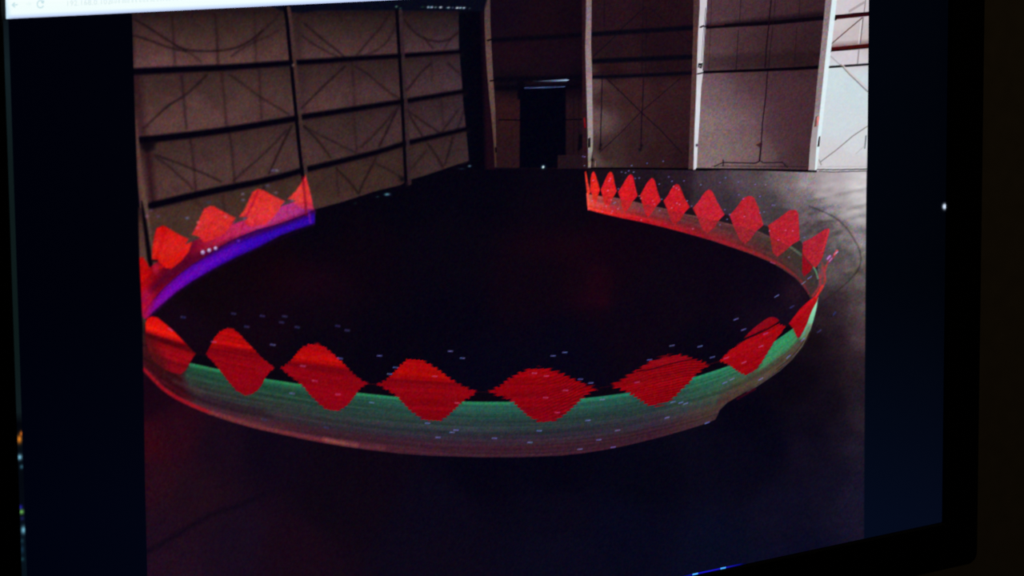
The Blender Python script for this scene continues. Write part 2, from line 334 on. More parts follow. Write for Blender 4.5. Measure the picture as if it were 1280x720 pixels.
FDASH = """920 399 -20;929.5 412 -20;951 433 -20 p;957 417 -20 p;930 453 -22 p;908 447.5 -20 p;915 474 -22;906 478.5 -22;951 473.8 -30;985.6 446 -40;1003.5 424.5 -45;890.5 446.5 -15;840 432 -10;875 433 -14;812 449.8 -6;796.5 478 -8 p;753 499.5 -4;841 502.5 -14;851 503.3 -16;857 504.5 -18;691.5 444.8 0;706 440.5 0;725.5 474 -2;738.5 478.7 -4;668 466.5 2 p;683 470 0 p;707 488 0 p;682 497 0 p;696.5 515.7 0 p;474.3 444.7 3;563 439 3;578 447.7 3;494.5 459.3 4;487 467.5 4;543.5 470.4 3 p;571.5 503.7 2 p;464.5 503.2 4;352 403 8 d;371.5 409 8 d;422 407.5 8 d;434 413 8 d;341 431 8;425 448 8;378.5 457.5 6 p;393.5 476 6 p;229 396.5 10 d;292 392 8 d;308.5 408.5 8 d;267 427.3 8 p;213 412 30 p;356 395.5 8 d;328 395 8 d;365 491.7 6;422.5 493 4 p;330 524.5 12 d;408 534.5 14 d;534.5 529 2;570 537.7 2;565 540.5 2;547.5 546.8 2;618 547.8 2;674 538.5 0;735 525.5 -4;662.5 553 0;748.5 549.8 -5;725 561.5 -5;834 522 -14;772 538 -8;766.5 559 -8;884 528.5 -20;971 370 -30;1004.5 353.5 -35;1012 347 -35;990 383.5 -30 d;1043 392 -60 d;1024 414 -35 d;966 328.5 20 p"""

def margin_colour(X, Y):
    return ramp(X, [(0, (0, 1, 9)), (165, (1, 2, 10)), (700, (4, 6, 20)), (1080, (1, 4, 12)), (1190, (1, 3, 9))]) + np.clip((Y-350)/300, 0, 1)[:, None]*ramp(X, [(0, (0, 1, 5)), (900, (2, 6, 16)), (1190, (3, 7, 18))])

def paint_picture(cv):
    x, y = cv.x, cv.y
    MARG = margin_colour
    cv.c[:] = MARG(x, y); cv.id[:] = 0
    frame = [p for p in PL]+[p for p in PR[::-1]]
    # --- floor of the hangar
    fl = poly(cv, frame, rbf(BACK_FLOOR, 16), 'hangar_floor', soft=1.6)
    m = (cv.id == fl); n = .7*lattice(x/22+y/30, y/9-x/60, 21)+.6*lattice(x/9+y/14, y/5-x/40, 22)+.7*lattice(x/40, y/16-x/90, 23)
    wgt = np.clip((x-940)/100, 0, 1)*np.clip((y-228)/40, 0, 1)*np.clip((430-y)/100, 0, 1)
    cv.c[m] *= (1+.10*n*wgt+.06*n*np.clip((x-800)/150, 0, 1))[m][:, None]
    # column 2 reflected in the polished floor
    poly(cv, [(869, 211), (900, 212), (905, 300), (862, 262)], (70, 54, 64), soft=6, alpha=.35)
    # tyre mark and seams on the floor, then a drawn shadow band
    stroke(cv, [(1012, 258), (1030, 265), (1045, 273), (1058, 285), (1068, 300), (1074, 312), (1076, 325), (1072, 338), (1062, 350), (1046, 364), (1028, 377)], 1.8, (38, 26, 32), rnd=True, alpha=.5, soft=2)
    stroke(cv, [(1020, 278), (1035, 277), (1048, 275)], 3, (45, 30, 38), rnd=True, alpha=.45, soft=4)
    for a, b, w, al in [((1010, 252), (1082, 236), 2.5, .22), ((1005, 262), (1040, 258), 2, .3), ((1015, 283), (1045, 280), 3, .35), ((1035, 296), (1050, 290), 4, .3), ((1000, 296), (1012, 290), 5, .3), ((1060, 262), (1082, 256), 2.5, .2), ((1050, 350), (1082, 335), 5, .25), ((1072, 338), (1082, 345), 6, .3), ((1004, 330), (1024, 322), 4, .3), ((1036, 350), (1062, 340), 3, .2), ((1012, 268), (1030, 262), 4, .35), ((1022, 290), (1040, 284), 3, .35), ((1040, 268), (1056, 278), 4, .25), ((1045, 300), (1050, 314), 5, .3), ((1056, 312), (1068, 330), 6, .2), ((1000, 285), (1010, 278), 4, .3), ((1048, 395), (1060, 372), 6, .25), ((1064, 410), (1072, 380), 5, .2)]:
        stroke(cv, [a, b], w, (40, 30, 36), alpha=al, soft=5)
    for a, b, w, al in [((1030, 233), (1080, 228), 4, .25), ((1020, 243), (1050, 247), 5, .25), ((1050, 252), (1082, 250), 5, .25), ((1054, 268), (1082, 262), 5, .28), ((1045, 303), (1056, 290), 6, .15)]:
        stroke(cv, [a, b], w, (205, 198, 200), alpha=al, soft=7)
    stroke(cv, [(183, 690), (205, 678), (235, 660), (262, 645), (300, 631), (330, 618)], 6, (10, 5, 20), alpha=.62, soft=6, rnd=True)  # foreground shadow band, drawn dark into the pictured floor
    stroke(cv, [(330, 618), (380, 600)], 6, (10, 5, 20), alpha=.25, soft=6)
    # --- floor seen through the ring
    inn = [(575, 206), (588, 203), (618, 211), (735, 212), (735, 262)]+KB[1:]+[(1008, 385), (990, 400)]+RT[::-1][3:-4]+[(232, 448), (210, 425), (190, 400)]+PB[2:]+[(394, 262)]+[p for p in WB if p[0] > 396]
    poly(cv, inn, rbf(INNER_FLOOR, 16), pid=fl, soft=2.0)
    glow(cv, 748, 350, 16, 22, (12, 0, 2), .8, 'add'); glow(cv, 755, 378, 9, 8, (10, 0, 1), .8, 'add'); glow(cv, 735, 375, 22, 12, (8, 0, 2), .8, 'add'); glow(cv, 380, 350, 60, 26, (10, 0, 2), .8, 'add'); glow(cv, 700, 305, 60, 20, (7, 0, 0), 1, 'add'); glow(cv, 960, 400, 40, 25, (6, 3, 4), 1, 'add'); glow(cv, 995, 365, 18, 22, (18, 9, 8), 1, 'add')
    # --- back wall
    poly(cv, [(600, -40), (735, -40), (735, 211), (612, 209)], rbf([(630, 20, 19, 8, 21), (680, 30, 23, 9, 19), (720, 30, 18, 7, 18), (640, 75, 26, 10, 21), (700, 75, 22, 9, 21), (635, 140, 42, 19, 24), (635, 190, 38, 19, 24), (720, 140, 32, 16, 24), (720, 185, 29, 14, 22), (640, 100, 15, 8, 18), (725, 105, 11, 5, 17)], 14), 'hangar_wall_bay', soft=1.6)
    for pts, w in [([(615, 50), (650, 48.5), (700, 45.5), (727, 43.5)], 6), ([(619, 99.5), (660, 98.5), (728, 97)], 6.5), ([(622, 110), (650, 110), (728, 108)], 7)]:
        stroke(cv, pts, w, (6, 4, 15), 'hangar_wall_girt', soft=4, alpha=.92)
    for pts in [[(624, 149.8), (650, 150)], [(707, 149.5), (729, 149.3)]]: stroke(cv, pts, 1.5, (4, 3, 12), soft=1.4)
    poly(cv, [(646, 101), (652, 96), (656, 104), (656, 124), (647, 124)], (6, 4, 14), soft=2)
    for a in (717, 723.5): stroke(cv, [(a, 112), (a, 195)], 1.4, (18, 8, 17), soft=2, alpha=.7)
    poly(cv, [(650, 109), (707, 107), (707.5, 210), (649.5, 210)], (2, 2, 14), 'hangar_doorway', soft=2)
    poly(cv, [(723.5, 168), (729, 168), (728.5, 184), (722, 190)], (8, 5, 14), soft=2)
    poly(cv, [(697, 194), (733, 193), (733, 210), (697, 211)], (31, 17, 25), 'pictured_bench', soft=1.6)
    st = cv.nid('light_streak')
    stroke(cv, [(666, 101.6, .6), (690, 101, 1.8), (708, 100.2, 2.2), (711, 100, .6)], 1, lambda X, Y: ramp(X, [(664, (20, 18, 30)), (690, (95, 115, 150)), (708, (160, 195, 225))]), pid=st, soft=1.2)
    stroke(cv, [(656, 110), (682, 109.3, 1.6), (706, 108.3, .8)], 1.2, (78, 92, 140), pid=st, soft=1.4)
    poly(cv, [(738, -40), (872, -40), (866, 60), (863, 150), (861, 212), (740, 210)], rbf([(760, 20, 36, 17, 26), (760, 60, 34, 17, 25), (830, 20, 32, 14, 22), (830, 60, 29, 13, 22), (760, 88, 36, 17, 22), (840, 86, 30, 14, 21), (743, 105, 84, 60, 60), (743, 150, 92, 70, 70), (743, 200, 82, 64, 62), (756, 120, 58, 36, 39), (757, 190, 56, 37, 38), (790, 120, 54, 30, 33), (840, 110, 48, 25, 30), (800, 180, 49, 28, 32), (850, 160, 45, 23, 29), (855, 200, 38, 19, 25), (825, 195, 44, 24, 28)], 7), 'hangar_wall_bay', soft=1.6)
    poly(cv, [(738, 90), (868, 80), (868, 91.5), (738, 97)], (30, 14, 24), soft=3, alpha=.55)
    for pts, w in [([(741, 42.8), (790, 39.5), (830, 37), (866, 34.5)], 6), ([(741, 76.5), (800, 74), (866, 71)], 6.2), ([(741, 96.5), (800, 94.5), (866, 91)], 4.6)]:
        stroke(cv, pts, w, (8, 6, 18), 'hangar_wall_girt', soft=3)
    for pts, al in [([(804, 0), (802.5, 95)], .5), ([(808.5, 12), (807, 90)], .5), ([(804.5, 96), (803.5, 125), (802, 150), (801.3, 186)], .9), ([(755.5, 0), (755, 33)], .6), ([(807, 8), (780, 33), (760, 54), (741, 71)], .75), ([(812, 10), (835, 30), (868, 58)], .6), ([(757, 97), (780, 119), (802, 141), (828, 165), (852, 191)], .9), ([(850, 98), (820, 124), (802, 139), (776, 166), (750, 190)], .6), ([(752.7, 98), (752, 130), (751, 160), (750.5, 183)], .95)]:
        stroke(cv, pts, 1.2, (14, 8, 22), alpha=al, soft=1.5)
    for a, b in ((802, 182), (751, 181), (750, 186), (800, 187)): glow(cv, a, b, 2, 2.2, (14, 8, 18), .9)
    poly(cv, [(874, -40), (1036, -40), (1024, 84), (1018, 140), (1012, 214), (870, 212)], rbf([(890, 10, 80, 54, 62), (910, 10, 74, 49, 56), (930, 15, 66, 43, 50), (990, 12, 60, 37, 43), (1020, 12, 52, 31, 38), (890, 45, 80, 54, 60), (890, 75, 98, 72, 77), (908, 70, 80, 55, 60), (930, 60, 63, 40, 45), (960, 50, 52, 32, 36), (1000, 65, 51, 30, 34), (1015, 45, 44, 26, 32), (960, 78, 44, 26, 30), (1000, 78, 40, 22, 26), (930, 82, 50, 32, 36),
        (884, 110, 122, 98, 104), (884, 150, 138, 118, 120), (884, 195, 134, 114, 114), (905, 110, 112, 87, 95), (905, 150, 126, 103, 108), (905, 190, 128, 106, 108), (930, 100, 90, 63, 71), (933, 150, 118, 93, 99), (935, 190, 122, 98, 100), (948, 105, 76, 49, 57), (948, 150, 104, 78, 86), (950, 195, 112, 88, 90), (968, 105, 72, 44, 51), (968, 150, 74, 47, 55), (966, 195, 90, 66, 71), (985, 120, 70, 43, 51), (1005, 120, 64, 39, 47), (990, 160, 66, 40, 48), (1005, 190, 56, 34, 40), (985, 200, 64, 40, 46), (1015, 150, 60, 36, 44)], 20, 1.6), 'hangar_wall_bay', soft=1.6)
    poly(cv, [(959, 88), (1030, 84), (1020, 190), (975, 200), (955, 165)], (70, 43, 51), soft=5, alpha=.35)
    poly(cv, [(883, 70), (1030, 62), (1024, 84.5), (879, 89)], (26, 14, 20), soft=9, alpha=.4)
    stroke(cv, [(880, 32, 3), (900, 30.8, 4), (930, 28, 6), (970, 25, 8), (1000, 22, 9), (1029, 19, 9)], 3, (18, 9, 18), soft=6, alpha=.7)
    stroke(cv, [(882, 34, 4), (920, 31.2, 4.5), (960, 29, 5), (1000, 25.2, 5), (1029, 22.5, 5)], 4.5, (10, 5, 14), 'hangar_wall_girt', soft=1.8)
    stroke(cv, [(886, 32), (905, 30.5)], 1.5, (78, 26, 34), soft=1.5, alpha=.8)
    stroke(cv, [(873, 92.3, 2), (880, 90.3, 3.2), (960, 87.3, 3.6), (1000, 85.5, 4), (1023, 84, 4)], 3.2, (7, 3, 12), 'hangar_wall_girt', soft=1.4)
    for pts, w, al in [([(964, 0), (962.5, 15), (961, 30), (958, 60), (956.5, 84)], 1.6, .9), ([(969, 0), (967, 25), (963, 60), (961, 84)], 1.2, .5), ([(926, 0), (924.5, 28)], 1.2, .55), ([(923, 38), (920, 88)], 1.2, .55), ([(1000, 0), (998.5, 22)], 1.2, .5), ([(996, 35), (993, 80)], 1.2, .4), ([(889.5, 0), (886, 88)], 1, .35), ([(959.5, 90), (957, 122), (953, 155), (951.5, 180)], 1.4, .9), ([(951.5, 180), (949.5, 200)], 2.2, .85)]:
        stroke(cv, pts, w, (22, 10, 20), alpha=al, soft=1.3)
    poly(cv, [(945, 181), (950, 178.5), (953, 180), (950, 185)], (48, 26, 34), soft=1.6, alpha=.9)
    for pts, w, al in [([(904, 203), (943, 204), (948, 202.5), (950, 200)], 1.3, .9), ([(950, 201), (954, 203.5), (978, 203)], 1.3, .8), ([(904, 203), (893, 208)], 1.2, .7), ([(978, 203), (984, 209)], 1.6, .7), ([(890, 207.5), (1008, 208.5)], 1.2, .45), ([(904, 200.5), (904, 207)], 2, .7)]:
        stroke(cv, pts, w, (20, 10, 20), alpha=al, soft=1.2)
    poly(cv, [(1043, -40), (1090, -40), (1090, 214), (1018, 214)], rbf([(1055, 5, 208, 200, 208), (1080, 10, 205, 196, 202), (1050, 30, 205, 196, 200), (1050, 45, 198, 186, 190), (1070, 40, 198, 187, 190), (1082, 45, 194, 182, 184), (1060, 70, 210, 202, 210), (1045, 95, 206, 220, 226), (1070, 110, 203, 218, 224), (1050, 150, 206, 216, 222), (1070, 180, 210, 214, 220), (1045, 200, 208, 205, 210), (1070, 205, 208, 204, 208)], 7), 'hangar_wall_bay', soft=1.4)
    stroke(cv, [(1038, 58), (1088, 53.5)], 4, (110, 78, 76), soft=8, alpha=.75)
    for pts, w, c in [([(1043, 21.8), (1088, 17.3)], 5, (44, 8, 14)), ([(1037, 61.8), (1088, 57)], 5.2, (62, 10, 12)), ([(1035, 84), (1088, 80.3)], 2.6, (16, 14, 18))]:
        stroke(cv, pts, w, c, 'hangar_wall_girt', soft=1.2)
    stroke(cv, [(1043, 19.7), (1088, 15.2)], 1.4, (8, 4, 8), soft=1.1); stroke(cv, [(1037, 64), (1088, 59.4)], 1.4, (10, 4, 6), soft=1.1)
    stroke(cv, [(1044, 21.5), (1044, 24)], 3, (8, 4, 8)); stroke(cv, [(1038, 58.5), (1037.6, 64)], 3, (8, 4, 8))
    for pts, w, c in [([(1082, 0), (1080.3, 15)], 1.1, (120, 108, 112)), ([(1079, 22), (1075.2, 55)], 1.2, (105, 88, 90)), ([(1073.5, 63), (1072, 79)], 1.2, (120, 112, 116)), ([(1076.5, 27), (1073.5, 54)], 1, (232, 228, 230)), ([(1078, 22), (1060, 37), (1038.5, 55.5)], 1.3, (92, 66, 68)), ([(1062, 14), (1080, 3)], 3, (170, 155, 162)), ([(1037, 69), (1051, 82)], 1, (150, 142, 146)), ([(1051, 81), (1062, 93), (1084.5, 114.5)], 1.4, (118, 104, 106)), ([(1052.5, 80.5), (1064, 92), (1085, 110.5)], 1.6, (214, 198, 200)), ([(1084, 158), (1066, 170), (1046, 187), (1026, 202)], 1.4, (138, 134, 136)), ([(1082.5, 170), (1081, 185)], 1.6, (100, 110, 112)), ([(1080, 183), (1070, 192)], 1.4, (190, 192, 190))]:
        stroke(cv, pts, w, c, soft=1.2, alpha=.9)
    # dark line where the walls meet the floor
    stroke(cv, [(738, 210.2, 2), (800, 210.6, 2.2), (862, 211.5, 2.6), (880, 211.8, 3.4), (905, 211.5, 2), (960, 212.2, 2.4), (1000, 213.6, 2.8), (1020, 214, 2.4)], 2.4, (5, 2, 9), 'hangar_wall_base', soft=1.6)
    stroke(cv, [(1021, 211.8), (1045, 212.2), (1088, 211.3)], 1.3, (62, 62, 66), soft=1.1); stroke(cv, [(1024, 214), (1040, 215), (1088, 213.6)], 1.3, (92, 92, 96), soft=1.1)
    stroke(cv, [(1021, 208.5), (1088, 208)], .9, (170, 160, 164), soft=1.1, alpha=.6)
    # --- dark corner column and the lit columns
    poly(cv, [(569, -40), (608, -40), (609, 60), (613, 130), (619, 206), (619, 212), (583, 212), (585, 196), (582, 160), (578.5, 128), (576.5, 100), (573, 58), (572.5, 10), (569, 0)], lambda X, Y: ramp(X-(Y*.03), [(570, (3, 4, 15)), (598, (3, 2, 13)), (604, (24, 8, 20))]), 'hangar_corner_column', soft=1.8)
    poly(cv, [(605, -40), (612.4, -40), (613, 30), (614.4, 60), (616.2, 92), (619.2, 140), (620, 172), (620.8, 209), (618.4, 209), (617.2, 180), (614.6, 150), (612, 125), (608.8, 90), (607, 60), (605.8, 30)], rbf([(609, 5, 78, 58, 60), (609, 40, 84, 62, 60), (612, 80, 94, 70, 66), (615, 120, 92, 68, 64), (618, 165, 82, 60, 54), (619, 205, 58, 40, 36)], 8), 'hangar_column', soft=1.3)
    stroke(cv, [(609.5, 50.5), (614, 49.5)], 2, (8, 5, 12)); stroke(cv, [(613, 101), (617.5, 100.5)], 1.8, (10, 6, 14)); stroke(cv, [(619.6, 185), (620, 190)], 2, (8, 4, 10))
    poly(cv, [(727.5, -40), (734, -40), (734, 210), (728, 210)], (42, 19, 27), soft=1.6, alpha=.9)
    stroke(cv, [(730.5, 148), (731.5, 159)], 1.8, (130, 8, 20), soft=1.6)
    poly(cv, [(733, -40), (739.6, -40), (739.3, 30), (738.8, 55), (740, 90), (740.6, 130), (741.2, 170), (741, 185), (739.5, 196), (738.8, 209.6), (735, 209.6), (734.6, 170), (733.5, 130), (732.4, 92), (731.5, 58), (732.4, 30)], rbf([(736, 5, 132, 112, 118), (736, 40, 138, 116, 120), (736, 80, 146, 124, 128), (737, 130, 156, 142, 144), (737, 180, 150, 140, 138), (737, 205, 142, 128, 118)], 8), 'hangar_column', soft=1.2)
    poly(cv, [(735.4, 173), (738, 172), (738, 184), (735.2, 184.5)], (14, 8, 14), soft=1.1)
    poly(cv, [(739.6, 198), (742.5, 198), (742, 209), (739.6, 209)], (60, 44, 44), soft=1.3, alpha=.8); stroke(cv, [(744.3, 202), (744, 208)], 1.2, (130, 108, 106))
    glow(cv, 740.5, 200, 2, 2, (16, 8, 14), .9)
    poly(cv, [(867.3, -40), (875.2, -40), (873, 40), (871.6, 88), (869, 150), (867.4, 211.6), (860.5, 211.3), (862.6, 150), (864.8, 95), (866.4, 45)], rbf([(871, 5, 74, 48, 50), (869, 60, 82, 54, 52), (866, 130, 84, 54, 54), (864, 190, 80, 56, 54)], 8), 'hangar_column_flange', soft=1.2)
    poly(cv, [(875.3, -40), (886, -40), (884.6, 0), (882.6, 30), (880.6, 60), (879, 90), (876.5, 110), (874.4, 150), (872, 185), (871, 209), (869, 212), (866.8, 212), (868, 165), (870, 120), (871, 90), (872.4, 45), (874.6, 10)], rbf([(879, 5, 204, 198, 206), (877, 45, 208, 204, 212), (875, 80, 206, 202, 208), (872, 130, 214, 216, 226), (870, 190, 214, 214, 224)], 8), 'hangar_column', soft=1.2)
    stroke(cv, [(885, -10), (884, 8), (881.6, 34), (878.6, 88)], 1, (50, 34, 44), soft=1.1, alpha=.8)
    stroke(cv, [(882, 10), (879, 45), (877, 76)], .9, (120, 112, 122), soft=1.1, alpha=.8)
    poly(cv, [(872.8, 79), (878, 79), (877, 86), (872.6, 84)], (20, 14, 22), soft=1.1); glow(cv, 874.8, 82.5, 1.1, 1.1, (190, 180, 190), .9)
    stroke(cv, [(875.5, 34), (879, 32.5), (883, 33.8)], 1.8, (26, 16, 22)); stroke(cv, [(872, 92.4), (881, 90.5)], 1.6, (22, 14, 22)); glow(cv, 871, 181.6, 1.4, 1.6, (10, 8, 14), 1)
    poly(cv, [(1034.5, -40), (1041, -40), (1040, 0), (1036, 35), (1033, 60), (1030.5, 90), (1026, 130), (1023, 155), (1020.5, 180), (1019, 212.6), (1010.6, 212.6), (1012.8, 180), (1015.6, 158), (1018, 145), (1020, 120), (1022.6, 90), (1027, 52), (1032, 0)], rbf([(1036, 5, 136, 120, 124), (1030, 60, 142, 126, 128), (1023, 120, 140, 124, 128), (1017, 170, 164, 152, 156), (1015, 205, 170, 160, 162)], 8), 'hangar_column_flange', soft=1.2)
    poly(cv, [(1041, -40), (1050, -40), (1046, 0), (1042, 36), (1038, 70), (1035, 95), (1031, 130), (1027, 165), (1023, 195), (1021, 212), (1018.6, 212.6), (1020.6, 180), (1023, 155), (1026, 128), (1030, 90), (1035.6, 38), (1040, 0)], (222, 238, 243), 'hangar_column', soft=1.4)
    poly(cv, [(1019.5, 146), (1022, 145), (1021, 158), (1017.5, 158.5)], (104, 70, 70), soft=1.1); poly(cv, [(1021.3, 146), (1024.2, 145), (1023, 156), (1020.8, 157.5)], (224, 130, 130), soft=1.2)
    poly(cv, [(1023.5, 171), (1025.2, 170.5), (1024.2, 183), (1021.8, 183)], (34, 14, 20), soft=1.1)
    stroke(cv, [(1024, 200), (1026.5, 206)], 1.4, (150, 140, 140)); stroke(cv, [(1030, 20), (1035.6, 38), (1034, 36)], .1, (120, 100, 104))
    # --- side wall with its cross bracing
    sw = poly(cv, [(150, 14), (340, 9.5), (378, 15), (400, 13.5), (470, 13.2), (573, 14.5), (573.6, 60), (576.8, 96), (578.6, 126), (582.3, 160), (585.2, 190), (586, 201)]+WB[::-1][1:]+[(150, 360)], side_wall_col, 'hangar_side_wall', soft=2.4)
    poly(cv, [(160, -40), (620, -40), (606, 10), (604, 14), (573, 14.6), (470, 13.4), (398, 13.5), (376, 17), (350, 13), (330, 3), (160, 13)], (7, 9, 24), 'hangar_ceiling_edge', soft=3)
    stroke(cv, [(165, 19), (335, 10.5)], 7, (30, 16, 26), soft=9, alpha=.45)
    stroke(cv, [(375, 17), (573, 16)], 3, (28, 12, 22), soft=6, alpha=.45)
    def br(pts, al=.5, w=1.3):
        stroke(cv, pts, 2, (40, 20, 27), alpha=.30 if w > 1.9 else .16, soft=9, rnd=len(pts) > 2)
        stroke(cv, pts, w+.9, (16, 7, 13), alpha=min(1, al*.9), soft=3.2, rnd=len(pts) > 2)
    for p, al in [([(215, 22), (217, 50), (219, 82)], .45), ([(269, 18), (271, 45), (272.5, 82)], .55), ([(318, 16), (319, 50), (320, 80)], .3), ([(227, 95), (229.5, 120), (233, 160)], .55), ([(277, 92), (280, 120), (283, 158)], .4), ([(237.5, 172), (241, 195), (245, 238)], .45), ([(287, 168), (290, 190), (293, 228)], .45), ([(324, 88), (325, 110), (327, 148)], .35), ([(440, 78), (442, 110), (443, 132)], .3), ([(551, 120), (554, 155)], .25), ([(539, 72), (540, 100)], .15), ([(421, 215), (423, 245)], .3), ([(443, 150), (446, 190)], .25), ([(330, 230), (333, 250)], .3), ([(278, 245), (281, 266)], .3), ([(168, 100), (172, 160)], .3)]: br(p, al*.8, 2)
    for p, al in [([(168, 24), (185, 34), (200, 44), (214, 53), (224, 59), (235, 62.5), (255, 64), (275, 63.2), (292, 60.5), (306, 55), (318, 47), (328, 38)], .75), ([(165, 44), (186, 50), (204, 57), (218, 61), (232, 64)], .7), ([(222, 58), (238, 67), (250, 76)], .4), ([(290, 70), (304, 60), (320, 52), (334, 46), (348, 38)], .4), ([(318, 52), (330, 37), (343, 25), (350, 16)], .4),
        ([(381, 30), (395, 42), (408, 53), (420, 62), (430, 71)], .65), ([(378, 45), (392, 55), (406, 63), (422, 71)], .5), ([(445, 70), (456, 57), (467, 44), (476, 34), (486, 18)], .5), ([(449, 71), (466, 65), (480, 56), (490, 42), (494, 30)], .45), ([(425, 20), (427, 26)], .3), ([(506, 26), (516, 38), (528, 47), (540, 51), (551, 51.6), (562, 49), (572, 41)], .65), ([(530, 47), (541, 60)], .5), ([(562, 50), (555, 61)], .4),
        ([(180, 160), (195, 146), (212, 131), (230, 120), (245, 107), (258, 94)], .72), ([(288, 94), (305, 106), (325, 121), (345, 133), (361, 143)], .5), ([(376, 136), (390, 122), (405, 107), (418, 95), (431, 83)], .62), ([(444, 83), (459, 92), (473, 104), (485, 114), (499, 123)], .5), ([(508, 113), (518, 101), (527, 90), (538, 80)], .6), ([(560, 79), (570, 88), (578, 95)], .5),
        ([(194, 194), (212, 200), (228, 206), (245, 213), (262, 220), (276, 227)], .6), ([(195, 197), (210, 207), (222, 218), (235, 229), (240, 236)], .5), ([(364, 158), (357, 172), (350, 187), (343, 202), (336, 217)], .75), ([(358, 163), (342, 180), (325, 197), (307, 212), (292, 226)], .5), ([(380, 158), (392, 170), (403, 183), (413, 197)], .65), ([(381, 158), (398, 168), (415, 176), (430, 184), (443, 190)], .5),
        ([(498, 133), (490, 150), (482, 167), (474, 183)], .7), ([(492, 140), (480, 155), (466, 170), (451, 184)], .5), ([(508, 137), (516, 151), (528, 170)], .65), ([(508, 137), (522, 147), (536, 157), (550, 166)], .6), ([(580, 138), (576, 150), (572, 161)], .5), ([(573, 138), (562, 152), (553, 164)], .5),
        ([(420, 210), (431, 221), (440, 231), (447, 241)], .65), ([(470, 197), (462, 213), (454, 228), (449, 241)], .62), ([(470, 205), (486, 212), (500, 221)], .45), ([(535, 180), (545, 194), (553, 208)], .65), ([(566, 172), (561, 190), (556, 206)], .6), ([(533, 188), (524, 199), (514, 211)], .4), ([(330, 233), (323, 248), (300, 275)], .35), ([(243, 250), (255, 262)], .2)]: br(p, al, 1.4)
    stroke(cv, [(171, 95), (174, 130), (178, 165)], 12, (38, 16, 24), soft=10, alpha=.6); stroke(cv, [(166, 20), (168, 80)], 3, (36, 20, 28), soft=5, alpha=.5); glow(cv, 195, 76, 30, 8, (104, 74, 74), .4); glow(cv, 245, 130, 14, 14, (92, 66, 66), .4); glow(cv, 305, 125, 12, 14, (88, 62, 62), .3); glow(cv, 205, 152, 22, 7, (92, 64, 64), .3)
    stroke(cv, [(183, 180, 12), (187, 215), (191, 250)], 9, (36, 12, 20), soft=8, alpha=.75)
    stroke(cv, [(198, 285), (215, 292)], 10, (52, 30, 34), soft=8, alpha=.3)
    stroke(cv, [(376, 90), (380, 140)], 9, (44, 26, 34), soft=8, alpha=.4); stroke(cv, [(372, 20), (374, 70)], 9, (34, 20, 26), soft=8, alpha=.45)
    for L, w0, w1 in ((B1, 8.8, 5), (B2, 9.2, 5.4), (B3, 9.2, 5.4)):
        stroke(cv, [(p[0], p[1]+2.5, 7) for p in L if p[0] > 163], 6, (36, 18, 26), soft=7, alpha=.42)
        stroke(cv, [(p[0], p[1], np.interp(p[0], [165, 580], [w0, w1])) for p in L if p[0] > 163 or L is not B3][0 if L is not B3 else 0:], 6, (4, 2, 13), 'hangar_wall_beam', soft=3.6)
    poly(cv, [(176, 176), (196, 176), (193, 186), (184, 190), (177, 186)], (8, 4, 13), soft=6, alpha=.8)
    poly(cv, [(150, -40), (163, -40), (165, 20), (170, 150), (169, 160), (160, 200)], (3, 3, 12), soft=2, alpha=.0)
    stroke(cv, [(169.5, 150, 3), (171.5, 180), (174.5, 210), (179, 240), (183.5, 268), (187.5, 300), (190, 330)], 5, lambda X, Y: ramp(Y, [(150, (78, 50, 48)), (250, (92, 66, 58)), (330, (86, 60, 50))]), 'hangar_column', soft=2.6)
    poly(cv, [(160, 165), (168, 165), (170, 210), (173, 240), (175, 262), (172, 340), (160, 340)], (2, 2, 11), soft=2.2)
    poly(cv, [(172, 258), (176, 262), (181, 290), (184, 318), (183, 345), (168, 345), (170, 300)], lambda X, Y: ramp(Y, [(255, (30, 18, 22)), (285, (74, 46, 42)), (330, (86, 58, 50))]), soft=2.4)
    stroke(cv, [(177, 252, 1), (178.5, 262, 3.5), (180.5, 275, 5), (184, 300, 5.4), (186.5, 320, 6), (189, 334, 6)], 5, (7, 3, 12), soft=3)
    p1 = [(356, 10), (359, 28), (361.5, 55), (364, 80), (366.8, 110), (370, 142), (372, 165), (375, 193), (377.5, 214), (378.6, 222)]
    p2 = [(496, 14), (497.5, 40), (499.3, 70), (501, 100), (502.8, 130), (504.3, 160), (506, 200), (507.5, 229)]
    for P, w, c in ((p1, 4.4, (64, 43, 42)), (p2, 4.0, (48, 32, 38))):
        stroke(cv, [(a+4.6, b) for a, b in P], 4.6, c, soft=1.8, alpha=.9, name='hangar_post_flange')
        stroke(cv, P, w, (5, 3, 13), 'hangar_post', soft=2.0)
    glow(cv, 366.5, 81.5, 1.8, 1.8, (120, 104, 100), .7); glow(cv, 510, 229, 2.5, 3, (38, 24, 30), .8); glow(cv, 503, 224, 4, 4, (5, 3, 13), .8)
    # light leaking in under the roof and along the floor
    for a, b, r, c in [(538, 9, 3.2, (90, 120, 140)), (535, 9, 1.2, (150, 180, 200)), (540, 9, 1.2, (150, 180, 200)), (544.5, 9.2, 1.8, (80, 105, 120)), (550.8, 9.2, 2, (190, 215, 225)), (560.5, 9.6, 2.2, (130, 160, 175)), (571.5, 9.8, 2, (200, 220, 235)), (575.5, 9.8, 2, (150, 180, 190)), (580, 9.9, 1.8, (170, 195, 215)), (566, 9.7, 1.2, (60, 80, 95)), (587, 10.4, 1.5, (30, 45, 55)), (528, 8.8, 2.5, (22, 38, 40)), (495.5, 8.3, 1.6, (70, 110, 90)), (500.5, 10.5, 1.6, (30, 60, 55))]:
        glow(cv, a, b, r, 1.1, c, 1)
